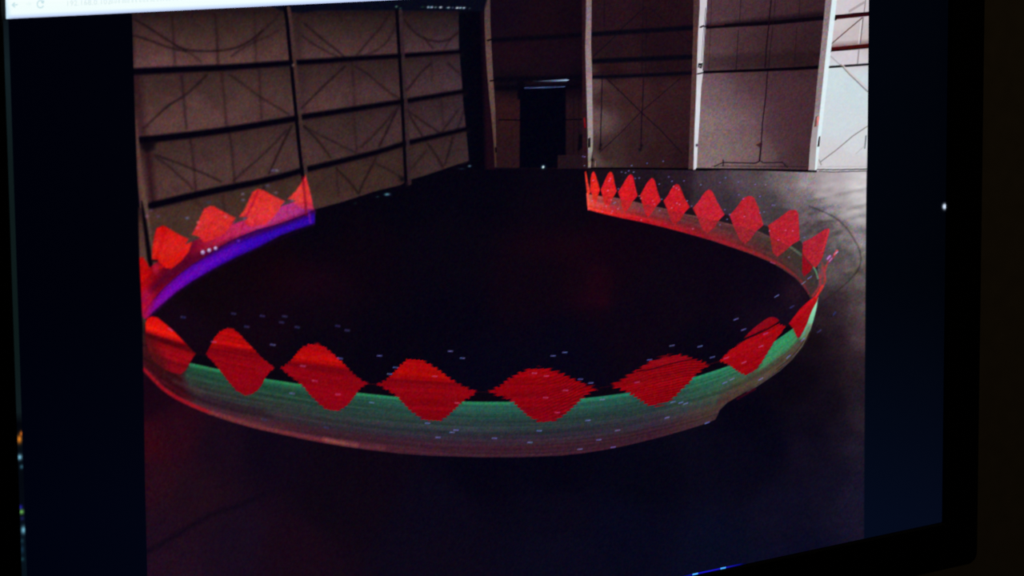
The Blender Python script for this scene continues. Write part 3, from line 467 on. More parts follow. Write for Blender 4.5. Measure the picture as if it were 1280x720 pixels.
    for a, b, r, s, c in [(484, 243, 3.4, 1.5, (80, 140, 150)), (472, 246, 2, 1, (20, 40, 48)), (587, 207.6, 2, 1.2, (70, 110, 140)), (577, 211, 4, 1, (20, 30, 45)), (444, 254, 2, 1.3, (10, 26, 26)), (679, 208.8, 2.6, 2.6, (30, 60, 90)), (679, 208.8, 1.3, 1.3, (235, 255, 255)), (679, 208.8, 1.2, 1.2, (235, 255, 255))]:
        glow(cv, a, b, r, s, c, .9)
    # --- ring, back left: red waves over magenta and violet light
    vio = lambda X, Y: ramp(X+(Y-yof(PB, X))*.0, [(180, (150, 8, 72)), (195, (128, 4, 118)), (210, (110, 2, 150)), (240, (84, 2, 168)), (280, (64, 4, 168)), (330, (48, 4, 160)), (380, (44, 6, 148))]) * np.interp((Y-yof(PT, X))/np.maximum(yof(PB, X)-yof(PT, X), 1), [0, .3, .6, .85, 1], [.75, .95, 1.12, .95, .62])[:, None]
    redb = [(172, 340), (184, 336), (200, 326), (215, 320), (232, 305), (250, 295), (280, 285), (296, 274), (330, 262), (356, 252), (372, 252), (392, 262)]
    poly(cv, redb+PT[::-1][1:]+[(172, 400)], lambda X, Y: ramp(X, [(172, (170, 6, 10)), (192, (130, 4, 22)), (210, (98, 3, 32)), (232, (92, 4, 34)), (252, (140, 14, 46)), (272, (176, 28, 62)), (300, (190, 36, 90)), (340, (176, 44, 112)), (370, (170, 44, 118)), (392, (120, 30, 130))]), 'magenta_light_band', soft=2.5)
    vp = poly(cv, PT+PB[::-1][:-1]+[(172, 404), (172, 392)], vio, 'violet_light_band', soft=3)
    stroke(cv, [(178, 376, 4), (195, 357, 6), (215, 340, 8), (240, 325, 8), (262, 315, 6), (290, 301, 5), (330, 288, 4), (392, 264, 3)], 4.5, (66, 3, 40), soft=8, alpha=.85)
    stroke(cv, [(200, 352), (225, 333), (250, 319)], 7, (88, 4, 30), soft=8, alpha=.6)
    stroke(cv, [(188, 388, 8), (212, 363, 9), (235, 345, 8), (262, 329, 7), (295, 310, 5)], 4, (104, 8, 168), soft=9, alpha=.6)
    stroke(cv, [(190, 393), (222, 366), (262, 341), (320, 312), (392, 281)], 1.5, (30, 2, 60), soft=5, alpha=.45)
    poly(cv, [(172, 366), (182, 360), (192, 366), (190, 384), (180, 400), (172, 400)], (172, 12, 62), soft=9, alpha=.75)
    poly(cv, [(172, 340), (188, 338), (186, 352), (172, 366)], (196, 10, 10), soft=7, alpha=.85)
    stroke(cv, [(175, 357), (190, 345)], 2, (110, 4, 20), soft=6, alpha=.6)
    for i, L in enumerate(LEFT):
        c = [lambda X, Y: ramp(Y, [(215, (226, 52, 44)), (250, (222, 56, 56)), (262, (186, 44, 90))]),
             lambda X, Y: ramp(Y, [(236, (214, 40, 40)), (262, (228, 54, 50)), (284, (224, 44, 62))]),
             lambda X, Y: ramp(Y, [(257, (222, 44, 46)), (280, (222, 46, 44)), (302, (214, 34, 44))]),
             lambda X, Y: ramp(Y, [(282, (206, 14, 16)), (305, (222, 34, 30)), (335, (212, 22, 16))]),
             (186, 10, 12)][i]
        poly(cv, L, (lambda X, Y, c=c: (c(X, Y) if callable(c) else np.array(c)*np.ones((len(X), 1)))*(.95, .95, .95)*(1+.06*lattice(X/5, Y/5, 37))[:, None]), 'red_light_wave', soft=2.8)
    for pts, w, c, al in [([(378.5, 222), (380.5, 240), (383, 268)], 3.2, (120, 10, 34), .7), ([(322, 240), (316, 254), (308, 270), (302, 286)], 2.6, (150, 10, 50), .55), ([(280, 268), (290, 280)], 3, (190, 20, 60), .3), ([(270, 262), (262, 285), (256, 300)], 3, (200, 30, 30), .3), ([(205, 286), (202, 305), (196, 322)], 5, (188, 6, 14), .4), ([(386, 264), (388, 278)], 2.5, (120, 20, 150), .7), ([(200, 334), (216, 326), (230, 314)], 4, (225, 20, 10), .5)]:
        stroke(cv, pts, w, c, soft=3, alpha=al)
    for P in ([(232, 305), (236, 298), (243, 294.5), (250, 297), (243, 301)], [(291, 280), (296, 272.5), (301, 271), (310, 272), (303, 276)], [(351, 258), (357, 251), (361, 249.5), (369, 251), (362, 254.5)]):
        poly(cv, P, (74, 50, 50), soft=2.6)
    stroke(cv, [(190, 326), (196, 326)], 3, (20, 8, 12), soft=3); glow(cv, 195, 335, 4, 6, (205, 40, 70), .6)
    for a, b, r in ((253.5, 315.3, 2.7), (261.5, 312.8, 2.5), (269.5, 310.3, 2.3)):
        stroke(cv, [(a, b), (a+.01, b)], r*2, (150, 120, 178), 'white_light_dot', soft=1.8); glow(cv, a-.4, b-.6, 1.3, 1.2, (222, 206, 226), .9)
    # --- ring, back right: translucent red band with red waves
    def bandc(X, Y):
        t = np.clip((Y-yof(KT, X))/np.maximum(yof(KB, X)-yof(KT, X), 1), 0, 1)
        top = ramp(X, [(735, (214, 96, 80)), (745, (176, 74, 70)), (765, (132, 58, 60)), (800, (110, 56, 60)), (850, (92, 48, 52)), (900, (84, 46, 50)), (960, (70, 54, 50)), (1010, (58, 50, 50))])
        bot = ramp(X, [(735, (240, 64, 50)), (760, (222, 34, 34)), (800, (196, 22, 32)), (850, (170, 22, 34)), (900, (140, 26, 38)), (960, (92, 36, 40)), (1000, (66, 44, 46))])
        k = np.interp(t, [0, .35, .6, .85, 1], [0, .1, .45, .95, 1])[:, None]
        c = top*(1-k)+bot*k
        return c*(1+.10*lattice((Y-yof(KB, X))/2.4, X/50, 31)+.05*lattice(X/3, Y/3, 33))[:, None]
    def strip(X0, X1, T, B, n=60):
        xs = np.linspace(X0, X1, n)
        return [(a, yof(T, a)) for a in xs], [(a, yof(B, a)) for a in xs]
    # dark band between the waves and the top of the ribbon
    NK = [(738, 240), (750, 237.6), (771, 239.4), (798, 244.8), (828, 251.2), (864, 259.4), (909, 268.6), (957, 281.8), (1001, 301.5), (1022, 332)]
    dk = [(a, b) for a, b in NK]+[p for p in KT[::-1] if p[0] > 737]
    poly(cv, dk, lambda X, Y: ramp(X, [(740, (16, 6, 16)), (900, (26, 16, 24)), (1000, (42, 34, 36))]), soft=2, alpha=.9)
    poly(cv, KT+[(1022, 362), (1013, 373)]+KB[::-1][1:], bandc, 'translucent_red_band', soft=1.6)
    stroke(cv, [(p[0], p[1]+.8) for p in KT[:12]], 1.4, (140, 92, 88), soft=2, alpha=.4)
    stroke(cv, [(987, 308), (1001, 318)], 3, (84, 98, 78), soft=2.4, alpha=.9); stroke(cv, [(1017, 334), (1020, 339), (1022.5, 348)], 1.8, (96, 148, 112), soft=1.6, alpha=.9)
    stroke(cv, [(900, 301, 5), (930, 311.5, 4), (960, 323.5, 3.4), (980, 334, 2.8), (1000, 350, 2), (1011, 367, 1.4)], 2.4, (160, 34, 44), soft=2.4, alpha=.62, rnd=True)
    for i, L in enumerate(BACK):
        base = [(240, 58, 46), (240, 40, 32), (232, 32, 36), (224, 28, 38), (216, 26, 38), (208, 26, 40), (204, 34, 50), (192, 34, 50), (190, 32, 48), (182, 34, 50)][i]
        def f(X, Y, b=base, i=i):
            c = np.array(b)*np.ones((len(X), 1)); low = Y > yof(KT, X)
            if i > 0: c = np.where(low[:, None], c*(.95, .8, .8)*.72+bandc(X, Y)*.28, c*.95)
            return c*(1+.07*lattice(X/2.2, Y/1.8, 40+i))[:, None]
        poly(cv, L, f, 'red_light_wave', soft=1.6, alpha=.97)
    stroke(cv, [(734, 242, 2), (735.2, 256, 2), (736, 261.5, 2)], 2, (244, 84, 72), soft=1.6)
    poly(cv, [(1003, 317), (1010, 327), (1016, 333.5), (1012, 340), (1005, 346), (1002.5, 340)], (140, 12, 28), soft=2)
    stroke(cv, [(1036, 287), (1033, 298), (1028, 315)], 1.6, (226, 60, 62), soft=2, alpha=.6)
    for pts, w, al in [([(1046, 314), (1041, 322), (1034, 330), (1031, 340), (1031.5, 350), (1028, 360), (1022, 369)], 2, .8), ([(1025, 345), (1025.5, 355), (1022, 362), (1016, 370)], 3, .6), ([(1030, 334), (1026, 344)], 6, .35), ([(1027, 328), (1030, 340), (1029, 352)], 1.6, .5)]:
        stroke(cv, pts, w, (188, 44, 52), soft=2.2, alpha=al, rnd=True)
    for a, b, c, d, w, col in [(1034.5, 323.5, 1037.5, 320, 2.2, (205, 150, 220)), (1037, 326.5, 1039.5, 323, 1.6, (180, 120, 180)), (1043, 318, 1046.5, 313.5, 2.6, (205, 90, 100)), (1045, 316.5, 1047, 315, 1.2, (190, 160, 220))]:
        stroke(cv, [(a, b), (c, d)], w, col, soft=1.4)
    glow(cv, 1036, 322, 5, 4, (150, 70, 140), .4)
    # --- ring, front arc: green to red ribbon
    def frontc(X, Y):
        T, B = yof(RT, X), yof(RB, X)
        t = np.clip((Y-T)/np.maximum(B-T, 1), 0, 1)
        cl = ramp(t, [(0, (38, 112, 74)), (.1, (38, 96, 66)), (.18, (38, 78, 58)), (.4, (48, 68, 57)), (.56, (56, 57, 56)), (.72, (58, 42, 50)), (.86, (70, 37, 46)), (.95, (92, 42, 50)), (1, (76, 32, 42))])
        cm = ramp(t, [(0, (38, 118, 88)), (.08, (38, 94, 76)), (.25, (40, 74, 66)), (.45, (48, 62, 63)), (.65, (54, 45, 58)), (.82, (64, 34, 48)), (1, (66, 32, 46))])
        cr = ramp(t, [(0, (44, 138, 94)), (.2, (48, 118, 82)), (.42, (58, 104, 74)), (.58, (72, 90, 66)), (.78, (86, 70, 56)), (1, (84, 62, 56))])
        u = np.interp(X, [300, 560], [0, 1])[:, None]; v = np.interp(X, [820, 930], [0, 1])[:, None]
        c = cl*(1-u)+cm*u; c = c*(1-v)+cr*v
        s = Y-B
        n = .12*lattice((Y-T)/2.3, X/140, 51)+.06*lattice((Y-T)/1.1, X/60, 52)+.08*lattice(s/5, X/200, 53)
        c = c*(1+n)[:, None]
        g = lattice((Y-T)/3.0, X/160, 54)[:, None]
        return c*(1+g*np.array((.10, -.02, .02)))*(.90, .88, .92)
    fr = poly(cv, RT+RB[::-1][1:], frontc, 'green_red_light_ribbon', soft=1.5)
    # the dim left end of the ribbon
    poly(cv, [(178, 398), (196, 420), (214, 446), (236, 454), (228, 470), (240, 500), (222, 498), (205, 486), (190, 472), (178, 458)], lambda X, Y: np.array((58, 8, 18))*(1+.45*lattice((Y-X*.62)/5, X/90, 61))[:, None], soft=9, alpha=.92)
    stroke(cv, [(205, 468), (225, 480), (250, 492), (290, 505), (330, 514)], 5, (34, 16, 26), soft=7, alpha=.55, rnd=True)
    stroke(cv, [(218, 476), (235, 484), (255, 492)], 4, (96, 70, 56), soft=6, alpha=.35)
    stroke(cv, [(198, 470), (225, 487), (260, 503), (300, 514), (340, 521)], 3, (30, 8, 18), soft=5, alpha=.5, rnd=True)
    stroke(cv, [(180, 462, 4), (190, 472, 4), (205, 486.5, 4.2), (222, 497.5, 4.2), (240, 506.3, 4), (262, 515.5, 3.6)], 4, (160, 14, 28), soft=3.2, alpha=.9, rnd=True)
    stroke(cv, [(262, 515.5), (290, 524.5), (320, 532.5), (350, 539.5), (390, 548), (430, 554.5)], 4, (130, 54, 54), soft=4, alpha=.6, rnd=True)
    stroke(cv, [(405, 549), (425, 553.5), (445, 556.5)], 3, (170, 92, 82), soft=6, alpha=.7); stroke(cv, [(445, 557), (480, 560)], 3, (130, 60, 66), soft=5, alpha=.5)
    for a, b in ((238, 274), (331, 375), (445, 499), (577, 636)):
        xs = np.linspace(a, b, 12); stroke(cv, [(q, yof(RT, q)+1.8) for q in xs], 3, (48, 150, 92), soft=3, alpha=.6)
    for a, b in ((724, 788), (868, 914)):
        xs = np.linspace(a, b, 12); stroke(cv, [(q, yof(RT, q)+2) for q in xs], 4, (44, 142, 98), soft=4, alpha=.5)
    poly(cv, [(1022.5, 372), (1021, 384), (1017, 400), (1013, 412), (1006, 424), (999, 424), (1005, 412), (1010, 400), (1014, 388)], lambda X, Y: ramp(Y, [(372, (170, 235, 205)), (395, (130, 205, 165)), (412, (110, 170, 140)), (425, (80, 130, 95))]), soft=1.8)
    poly(cv, [(967, 427.5), (990, 411), (995, 418), (998, 424), (985, 437), (965, 452), (948, 464), (956, 446)], (58, 158, 102), soft=4, alpha=.55)
    stroke(cv, [(944, 480), (965, 465), (982, 451), (995, 438), (1005, 425), (1012, 408)], 5, (90, 80, 60), soft=5, alpha=.5, rnd=True)
    stroke(cv, [(934, 490), (950, 480), (975, 463), (990, 449), (1003, 432), (1010, 415)], .9, (128, 112, 108), soft=1.6, alpha=.55)
    stroke(cv, [(970, 461.5), (983, 452), (996, 438.5), (1005, 426)], 1.0, (18, 8, 18), soft=1.6, alpha=.5)
    stroke(cv, [(922, 498.5), (934, 491.5), (944, 486)], 2.2, (70, 6, 24), soft=2.5, alpha=.8)
    # dark gaps under the necks, then the red waves themselves
    for P in ([(246, 444), (258, 445), (268, 454), (275, 461.5), (236, 453)], [(345, 461), (352, 462), (362, 470), (374, 479.5), (331, 473)], [(461, 481), (473, 482), (485, 488), (498, 496), (446, 490.5)], [(597, 491), (611, 491), (622, 495), (636, 502), (578, 501.5)], [(750, 486), (763, 484), (775, 487), (787, 490.5), (728, 498)], [(886, 457), (900, 453), (906, 453), (913, 456.5), (870, 470.5)], [(982, 409), (988, 406), (991, 410.5), (967, 427)]):
        poly(cv, P, (9, 4, 15), soft=1.6)
    def f1(X, Y):
        t = Y-(412+(X-182)*.30)
        c = ramp(t, [(-16, (206, 14, 14)), (-3, (232, 26, 14)), (1, (190, 12, 16)), (5, (92, 4, 14)), (9, (84, 4, 14)), (14, (150, 8, 18)), (24, (150, 8, 20)), (32, (104, 6, 18)), (45, (120, 6, 20))])
        return c*(1+.22*lattice((Y-X*.36)/3.6, X/70, 71)*(t > 3))[:, None]
    tops = [f1]+[None]*7
    for i, (L, am) in enumerate(FRONT):
        if tops[i] is not None:
            poly(cv, L, tops[i], 'red_light_wave', soft=2.2)
            poly(cv, [(178, 425), (186, 418), (196, 432), (208, 452), (210, 470), (190, 460), (178, 450)], (56, 16, 20), soft=12, alpha=.65)
            continue
        hi = [None, 434, 453, 471, 468, None, None, None][i]
        def f(X, Y, i=i, hi=hi):
            o = np.ones((len(X), 1))
            if i in (1, 2, 3):
                mid = sum(p[0] for p in L)/len(L); sl = (.12, .13, .07)[i-1]
                t = Y-(hi+(X-mid)*sl)
                c = ramp(t, [(-26, (206, 14, 16)), (-8, (220, 20, 16)), (-2, (236, 28, 12)), (2, (196, 12, 16)), (7, (150, 6, 20)), (12, (164, 8, 22)), (22, (176, 8, 22)), (60, (162, 6, 24))])
                if i == 3: c = c*(.98, .9, .9)
            elif i == 4: c = ramp(Y, [(459, (186, 8, 14)), (480, (172, 6, 18)), (527, (156, 5, 24))])
            elif i == 5: c = ramp(Y, [(443, (160, 8, 20)), (470, (176, 12, 20)), (507, (176, 6, 18))])
            elif i == 6: c = ramp(Y+(X-940)*.5, [(400, (204, 22, 22)), (440, (200, 16, 22)), (465, (178, 8, 20))])
            else: c = ramp(Y, [(368, (240, 48, 34)), (385, (216, 26, 26)), (422, (188, 12, 24))])
            c = c*o
            c = c*(1+.10*lattice((Y-yof(RT, X))/2.4, X/60, 80+i))[:, None]
            if i in (4, 5):
                k = np.clip((X-(640 if i == 4 else 760))/90, 0, 1)
                mo = np.sin((X*.55+Y*1.55+(7*lattice(X/28, Y/28, 90)))*(1.0 if i == 4 else 1.15))
                if i == 5: mo = np.sin((Y*1.9+X*.45-((X-820)**2)/420.+3*lattice(X/22, Y/22, 91)))
                c = c*(1-.20*k*np.clip(mo, -.4, 1))[:, None]
            return c
        if i == 6:
            poly(cv, [(930, 423), (940, 412), (950, 404), (957, 399), (963, 396.4), (969, 397), (973.5, 401), (968, 406), (955, 411.5), (942, 418)], (134, 8, 22), 'red_light_wave', soft=1.5, rnd=True)
        c_ = f; poly(cv, L, lambda X, Y: c_(X, Y)*(.79, .45, .8), 'red_light_wave', soft=1.6, warp=teeth(3.7, 1.25*am) if am else None)
    stroke(cv, [(796, 464), (812, 462), (830, 457), (848, 452.5), (864, 448.5)], 1.4, (44, 4, 14), soft=1.4, alpha=.85, rnd=True)
    poly(cv, [(801, 460), (812, 453), (830, 446), (846, 444), (860, 446), (864, 448), (845, 452), (825, 457.5)], (140, 10, 24), soft=2, alpha=.6)
    stroke(cv, [(597, 490), (611, 490)], 1, (70, 4, 14), soft=1.5, alpha=.6); stroke(cv, [(461, 480), (472, 480.4)], 1, (90, 6, 16), soft=1.5, alpha=.6); stroke(cv, [(750, 484.8), (762, 482.8)], .9, (60, 4, 14), soft=1.5, alpha=.6); stroke(cv, [(886, 455.6), (900, 451.5)], 1, (80, 5, 16), soft=1.5, alpha=.6)
    stroke(cv, [(1020, 371), (1024, 364), (1028, 357)], 2.2, (220, 42, 40), soft=2)
    stroke(cv, [(931, 423), (945, 418), (960, 411), (973, 403)], 1.8, (24, 3, 14), soft=1.6, alpha=.8, rnd=True)
    # --- the blue-white dashes
    dp = cv.nid('light_dash')
    for s in DASH.split(';'):
        q = s.split(); a, b = float(q[0]), float(q[1]); p = len(q) > 2
        stroke(cv, [(a-.35, b), (a+.35, b+.1)], 1.15, (214, 118, 178) if p else (122, 118, 196), soft=1.5, alpha=.8, pid=dp)
    for s in FDASH.split(';'):
        q = s.split(); a, b, an = float(q[0]), float(q[1]), math.radians(float(q[2])); f = q[3] if len(q) > 3 else ''
        l = 2.6 if f != 'd' else 2.2; w = 1.3 if f != 'd' else 2
        sf = 1.5 if a > 450 else 2.6
        stroke(cv, [(a-l*math.cos(an), b-l*math.sin(an)), (a+l*math.cos(an), b+l*math.sin(an))], w, {'p': (186, 72, 132), 'd': (52, 52, 104)}.get(f, (112, 116, 196)), soft=sf, alpha=.8, pid=dp)
    for a, b, c in [(184, 270, (112, 100, 120)), (198, 270.5, (92, 64, 92)), (234, 272.5, (104, 98, 126)), (261, 253, (60, 56, 84)), (303.5, 242.5, (104, 96, 122)), (341, 213, (92, 78, 116)), (346, 213, (110, 100, 126)), (334.5, 232, (78, 76, 100)), (345, 241, (96, 88, 110)), (304, 250, (96, 90, 110)), (282, 271, (226, 84, 100)), (248, 278, (220, 80, 90)), (306, 273.5, (90, 84, 120)), (365, 251, (104, 92, 114)), (247, 285, (220, 80, 90)), (298, 301, (90, 40, 190)), (189, 263, (90, 70, 92))]:
        glow(cv, a, b, 2.4, 1.7, c, .8)
    # --- sensor grain of the displayed photograph
    lum = cv.c.mean(1); amp = 3.6+.115*np.minimum(lum, 110)
    for k in range(3):
        g = lattice(x/1.35, y/1.35, 100+k)*1.0+.55*lattice(x/2.7+9, y/2.7, 110+k)
        cv.c[:, k] += g*amp*(1.15 if k != 1 else .85)*np.where(lum > 150, .35, 1)*np.where(lum < 22, .75, 1)
    # trim the picture to its frame; outside it the viewer is black
    L, R = pic_left(y), pic_right(y)
    a = np.clip((x-L)/np.interp(y, [0, 250, 400], [3.2, 2.2, 2.0])+.5, 0, 1)*np.clip((R-x)/1.4+.5, 0, 1)
    mg = MARG(x, y)
    for k in range(3):
        mg[:, k] += 1.6*lattice(x/1.5, y/1.5, 120+k)*(1, .8, 2.2)[k]
    cv.c = cv.c*a[:, None]+mg*(1-a)[:, None]
    cv.id[(a < .5) | (cv.id == 0)] = 1
    cv.c = np.clip(cv.c, 0, 255)
# ================================================================ the room
M_WALL = pbr('olive_brown_wall_paint', (128, 116, 92), .85, (60, .25), .25, .2)
M_FLOOR = pbr('dark_carpet', (60, 54, 48), .95, (300, .4), .5, .1)
M_DESK = pbr('dark_desk_laminate', (52, 40, 32), .5, (9, .35), .05, .3)
M_STEEL = pbr('black_painted_steel', (20, 20, 21), .5, None, 0, .3)
M_CASE = pbr('black_matte_plastic', (9, 9, 10), .6, (900, .2), .05, .12)
M_BACK = pbr('black_textured_plastic', (16, 16, 17), .7, (600, .3), .2, .15)
def struct(name, mb, mat): o = link(name, mb.mesh(name), mat); o['kind'] = 'structure'; return o
struct('floor', MB().box(-2.4, 3.0, -2.2, .92, -.1, 0), M_FLOOR)
struct('wall_back', MB().box(-2.4, 3.0, .80, .92, 0, 2.5), M_WALL)
struct('baseboard_back', MB().box(-2.4, 3.0, .788, .80, 0, .09, .003), pbr('dark_trim', (46, 40, 32), .6))
struct('ceiling', MB().box(-2.4, 3.0, -2.2, .92, 2.5, 2.6), pbr('dull_ceiling', (120, 112, 98), .9))
# added ceiling lamp, out of view, to carry the faint warm light
lamp = tag(empty('added_ceiling_lamp', (2.0, -.55, 2.5)), 'small dim round ceiling lamp, added out of view above the right of the desk', 'lamp')
N = 32
def disc(r, z): return [(r*math.cos(2*math.pi*i/N), r*math.sin(2*math.pi*i/N), z) for i in range(N)]
link('added_lamp_base', MB().rings([disc(.2, -.03), disc(.2, 0)]).mesh('added_lamp_base', False), M_STEEL, lamp)
mg = bpy.data.materials.new('added_lamp_glass'); mg.use_nodes = True
mg.node_tree.nodes['Principled BSDF'].inputs['Emission Color'].default_value = (1, .77, .42, 1); mg.node_tree.nodes['Principled BSDF'].inputs['Emission Strength'].default_value = .6
link('added_lamp_shade', MB().rings([disc(.06, -.072), disc(.13, -.065), disc(.17, -.05), disc(.185, -.03)]).mesh('added_lamp_shade', True), mg, lamp)
# the desk that carries the monitor
TOP = .700
desk = tag(empty('desk', (0, -.05, 0)), 'dark laminate desk below the computer monitor', 'desk')
link('desktop', MB().box(-.75, .75, -.38, .15, TOP-.028, TOP, .004).mesh('desktop'), M_DESK, desk)
for x in (-.70, .70):
    for y in (-.33, .11):
        link('leg', MB().rings([[(x+a*s, y+b*s, z) for a, b in ((-1, -1), (1, -1), (1, 1), (-1, 1))] for z, s in ((0, .016), (TOP-.027, .024))]).mesh('leg'), M_STEEL, desk)

# ================================================================ the monitor
mon = tag(empty('computer_monitor', (0, .03, TOP)), 'black widescreen computer monitor showing a long exposure photograph of a hangar, seen at an angle', 'monitor')
bpy.context.view_layer.update()
def part(name, mb, mat, parent=mon, smooth=False, off=(0, -.03, -TOP)):
    me = mb.mesh(name, smooth); me.transform(Matrix.Translation(off)); return link(name, me, mat, parent)
SX, SZ0, SZ1 = .2682, .7988, 1.1005              # lit screen: half width, bottom, top
BX, BZ0, BZ1 = .2936, .7738, 1.126
fr_ = [rrect(-SX, SX, SZ0, SZ1, .0005, .0003), rrect(-SX, SX, SZ0, SZ1, -.0016, .0003), rrect(-SX-.001, SX+.001, SZ0-.001, SZ1+.001, -.0022, .0008),
       rrect(-BX+.001, BX-.001, BZ0+.001, BZ1-.001, -.0022, .005), rrect(-BX, BX, BZ0, BZ1, -.0010, .006), rrect(-BX, BX, BZ0, BZ1, .016, .006)]
part('bezel', MB().rings(fr_, False), M_CASE)['label'] = 'thin black frame around the screen'
part('back_cover', MB().rings([rrect(-BX, BX, BZ0, BZ1, .016, .006), rrect(-BX+.003, BX-.003, BZ0+.003, BZ1-.003, .021, .008), rrect(-.22, .22, .82, 1.07, .036, .02), rrect(-.20, .20, .84, 1.05, .040, .02)]), M_BACK)
part('stand_neck', MB().rings([[(a*s, .052+b*t, z) for a, b in ((-1, -1), (1, -1), (1, 1), (-1, 1))] for z, s, t in ((TOP+.012, .035, .014), (.78, .03, .012), (.93, .03, .012))]), M_BACK)
part('stand_neck_mount', MB().box(-.045, .045, .0385, .064, .90, .98, .004), M_BACK)
part('stand_base', MB().rings([[(.135*math.cos(2*math.pi*i/40)*s, .045+.1*math.sin(2*math.pi*i/40)*s, z) for i in range(40)] for z, s in ((TOP, 1), (TOP+.008, 1), (TOP+.012, .95))]), M_BACK)
screen = part('screen', MB().box(-SX+.0001, SX-.0001, .0006, .0040, SZ0+.0001, SZ1-.0001), pbr('unlit_panel', (3, 3, 5), .4, None, 0, .2))
screen['label'] = 'lit display panel with a dark photograph between black margins under a white browser bar'
PX = lit_pixels('lit_lcd_pixels')
LAB = {
 'hangar_floor': 'dark polished hangar floor, brighter toward the right', 'hangar_side_wall': 'brown sheeted side wall with cross bracing',
 'hangar_doorway': 'black open doorway in the back wall', 'green_red_light_ribbon': 'front of the light ring, green above and dull red below',
 'violet_light_band': 'blue to violet light streak at the back left of the ring', 'magenta_light_band': 'magenta glow between the red waves and the violet streak',
 'translucent_red_band': 'translucent red back right side of the light ring', 'white_light_dot': 'round white point of light', 'light_dash': 'small blue-white dashes of light scattered over the ring',
 'black_margin': 'black border beside the displayed photograph', 'light_streak': 'pale blue streak above the doorway', 'hangar_ceiling_edge': 'dark underside of the roof'}
def grid_sheets(xs, zs, painter, names=None, y=0., drop=None):
    X, Z = np.meshgrid(xs, zs); px, py = to_px(X.ravel(), Z.ravel(), y)
    cv = Canvas(px, py); painter(cv)
    return sheets(xs, zs+(-TOP), y-.03, lin(cv.c), cv.id, cv.names, PX, screen, LAB, drop)
TB = 1.0797                                        # bottom of the browser bar
# columns spaced evenly as seen, about one photo pixel apart
pc = np.linspace(164.0, 1087.5, 860); PXX = np.array([at(p, 300)[0] for p in pc])
x0, x1 = -.2088, .2118
PXX = x0+(PXX-PXX[0])/(PXX[-1]-PXX[0])*(x1-x0)
grid_sheets(PXX, np.linspace(SZ0, TB, 700), paint_picture, drop=1)
def margins(cv):
    cv.c[:] = margin_colour(cv.x, cv.y)
grid_sheets(np.linspace(-.2650, x0, 80), np.linspace(SZ0, TB, 330), margins)
grid_sheets(np.linspace(x1, SX, 90), np.linspace(SZ0, TB, 420), margins)
# thin strip of another window left of the browser, with blurred coloured icons
def strip_p(cv):
    cv.names[0] = 'window_strip'
    cv.c[:] = .8*ramp(cv.y, [(20, (16, 26, 34)), (80, (24, 40, 46)), (200, (18, 32, 34)), (420, (16, 32, 32)), (515, (20, 34, 38)), (530, (3, 5, 12)), (560, (6, 14, 22)), (600, (4, 9, 18)), (640, (5, 10, 22)), (700, (8, 22, 34)), (800, (6, 14, 24))])
    for a, b, rx, ry, c in [(24.2, 549, 3.2, 5, (225, 130, 36)), (26.5, 542, 2, 3, (190, 96, 30)), (24.6, 571.5, 3, 3.4, (120, 185, 210)), (27, 583.5, 2.2, 2.4, (44, 86, 104)), (25.8, 634, 2.4, 2.6, (34, 30, 150)), (26.8, 639.8, 3.2, 2.8, (104, 176, 84)), (27.8, 648, 2.4, 2.4, (26, 28, 76)), (29.2, 662.5, 2.8, 4.6, (110, 176, 200)), (27.8, 676, 2.2, 3, (20, 48, 62)), (28, 687, 2.2, 5, (18, 46, 66)), (28, 699, 2.4, 2.4, (24, 60, 70))]:
        glow(cv, a, b, rx, ry, c, 1)
grid_sheets(np.linspace(-SX+.0008, -.2650, 10), np.linspace(SZ0, TB-.0004, 500), strip_p)
# bright line of the taskbar on the lower edge
def task_p(cv):
    cv.names[0] = 'taskbar_edge'
    cv.c[:] = ramp(cv.x, [(850, (6, 8, 60)), (872, (20, 18, 190)), (905, (26, 20, 170)), (925, (8, 8, 110)), (930, (3, 6, 40))])
    for a, b in ((869, 716.6), (904, 709)):
        idx = np.where(abs(cv.x-a) < 3.4)[0]; cv.c[idx] = (74, 170, 255)
grid_sheets(np.linspace(at(846, 722)[0], at(932, 703)[0], 90), np.linspace(SZ0, SZ0+.0008, 4), task_p, y=-.0003)
# white point at the right edge of the display
def dot_p(cv):
    cv.names[0] = 'white_light_dot'
    cv.c[:] = margin_colour(cv.x, cv.y); glow(cv, 1180.8, 258.0, 2.4, 3.3, (225, 240, 255), 1); glow(cv, 1180.6, 258.4, 2.2, 3.0, (215, 232, 255), 1)
a_, b_ = at(1176, 252), at(1184.5, 265)
grid_sheets(np.linspace(a_[0], min(b_[0], SX-.0001), 14), np.linspace(b_[2], a_[2], 20), dot_p, y=-.0003)
# browser bar
def bar_p(cv):
    cv.names[0] = 'browser_toolbar'
    d = (24.0-.0486*cv.x)-cv.y
    cv.c[:] = ramp(d, [(0, (176, 190, 232)), (1.5, (200, 216, 250)), (3.2, (214, 234, 255)), (6, (240, 254, 254)), (30, (246, 255, 253))])
    e = np.clip((cv.x-(6+.14*cv.y))/5, 0, 1)[:, None]; cv.c = cv.c*e+np.array((204, 236, 255))*(1-e)*.98
o_ = grid_sheets(np.linspace(-.2661, SX-.0004, 400), np.linspace(TB, SZ1-.0003, 60), bar_p, y=-.0002)
[v for v in o_.values()][0]['label'] = 'white browser bar with faint grey icons and address'
def flat(col):
    mt = bpy.data.materials.new('faint_icon_pixels'); mt.use_nodes = True; b = mt.node_tree.nodes['Principled BSDF']
    b.inputs['Base Color'].default_value = (.004, .004, .004, 1); b.inputs['Emission Color'].default_value = tuple(lin(col))+(1,); b.inputs['Emission Strength'].default_value = 1
    return mt
M_ICON = flat((196, 226, 232)); M_TXT = flat((212, 232, 234))
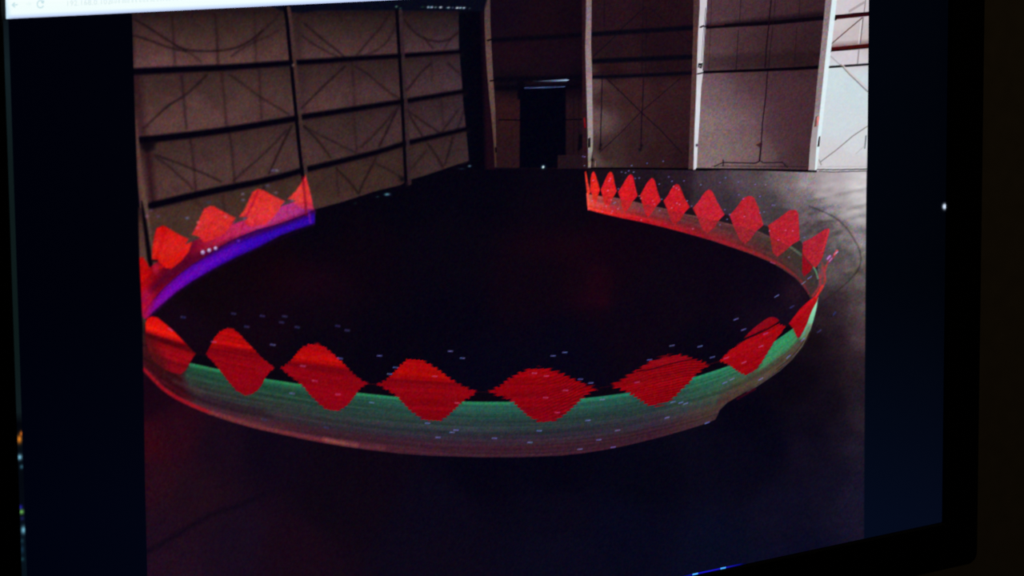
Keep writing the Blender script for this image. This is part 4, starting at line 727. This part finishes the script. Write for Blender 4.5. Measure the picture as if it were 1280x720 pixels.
def ribbon(pts, w, mb=None):
    mb = mb or MB(); P = [at(a, b, -.0004) for a, b in pts]
    for p, q in zip(P[:-1], P[1:]):
        d = _n(q-p); s = np.array([-d[2], 0, d[0]])*w/2; b = len(mb.v)
        mb.v += [tuple(p+s), tuple(p-s), tuple(q-s), tuple(q+s)]; mb.f.append((b, b+1, b+2, b+3))
    return mb
part('back_arrow_icon', ribbon([(22, 5.8), (15, 6.3)], .0005, ribbon([(18.6, 3.2), (15, 6.3), (19, 9.2)], .0005)), M_ICON, screen, off=(0, -.03, -TOP))
part('forward_arrow_icon', ribbon([(32, 5.4), (38.6, 4.9)], .0003, ribbon([(35.6, 2.6), (38.6, 4.9), (36, 7.6)], .0003)), flat((228, 246, 246)), screen)
arc = [(50.6+4.1*math.cos(math.radians(t))*1., 5.2+4.6*math.sin(math.radians(t))) for t in range(25, 320, 18)]
part('reload_icon', ribbon([(53.4, 4.6), (54.9, 1.0), (51.6, 3.4)], .0006, ribbon(arc, .0005)), M_ICON, screen)
fc = bpy.data.curves.new('address_text', 'FONT'); fc.body = '192.168.0.102'; fc.size = .0030; fc.space_character = 1.12
fo = bpy.data.objects.new('tmp', fc); sc.collection.objects.link(fo); bpy.context.view_layer.update()
me = bpy.data.meshes.new_from_object(fo.evaluated_get(bpy.context.evaluated_depsgraph_get())); bpy.data.objects.remove(fo)
p0 = at(82.5, 7.6, -.0004); me.transform(Matrix.Translation((p0[0], p0[1]-.03, p0[2]-TOP)) @ Matrix.Rotation(math.pi/2, 4, 'X'))
wd = max(v.co.x for v in me.vertices)-min(v.co.x for v in me.vertices); k_ = (at(136, 5)[0]-p0[0])/wd
me.transform(Matrix.Translation((p0[0], 0, 0)) @ Matrix.Diagonal((k_, 1, 1, 1)) @ Matrix.Translation((-p0[0], 0, 0)))
ad = link('address_text', me, M_TXT, screen); ad['label'] = 'faint grey web address reading 192.168.0.102'
rm = MB(); rng = np.random.default_rng(4); xx = 139.0
while xx < 244:                                    # the blurred, unreadable rest of the address
    yb = 24-.0486*xx-13.4; wl = rng.uniform(1.4, 2.6)
    for q in range(2): ribbon([(xx+q*wl*.8, yb), (xx+q*wl*.8+rng.uniform(-.6, .6), yb-rng.uniform(2.6, 5))], .00035, rm)
    ribbon([(xx, yb), (xx+wl, yb-.1)], .00035, rm); xx += wl+rng.uniform(1.2, 3.2)
part('blurred_address_text', rm, flat((222, 240, 240)), screen)
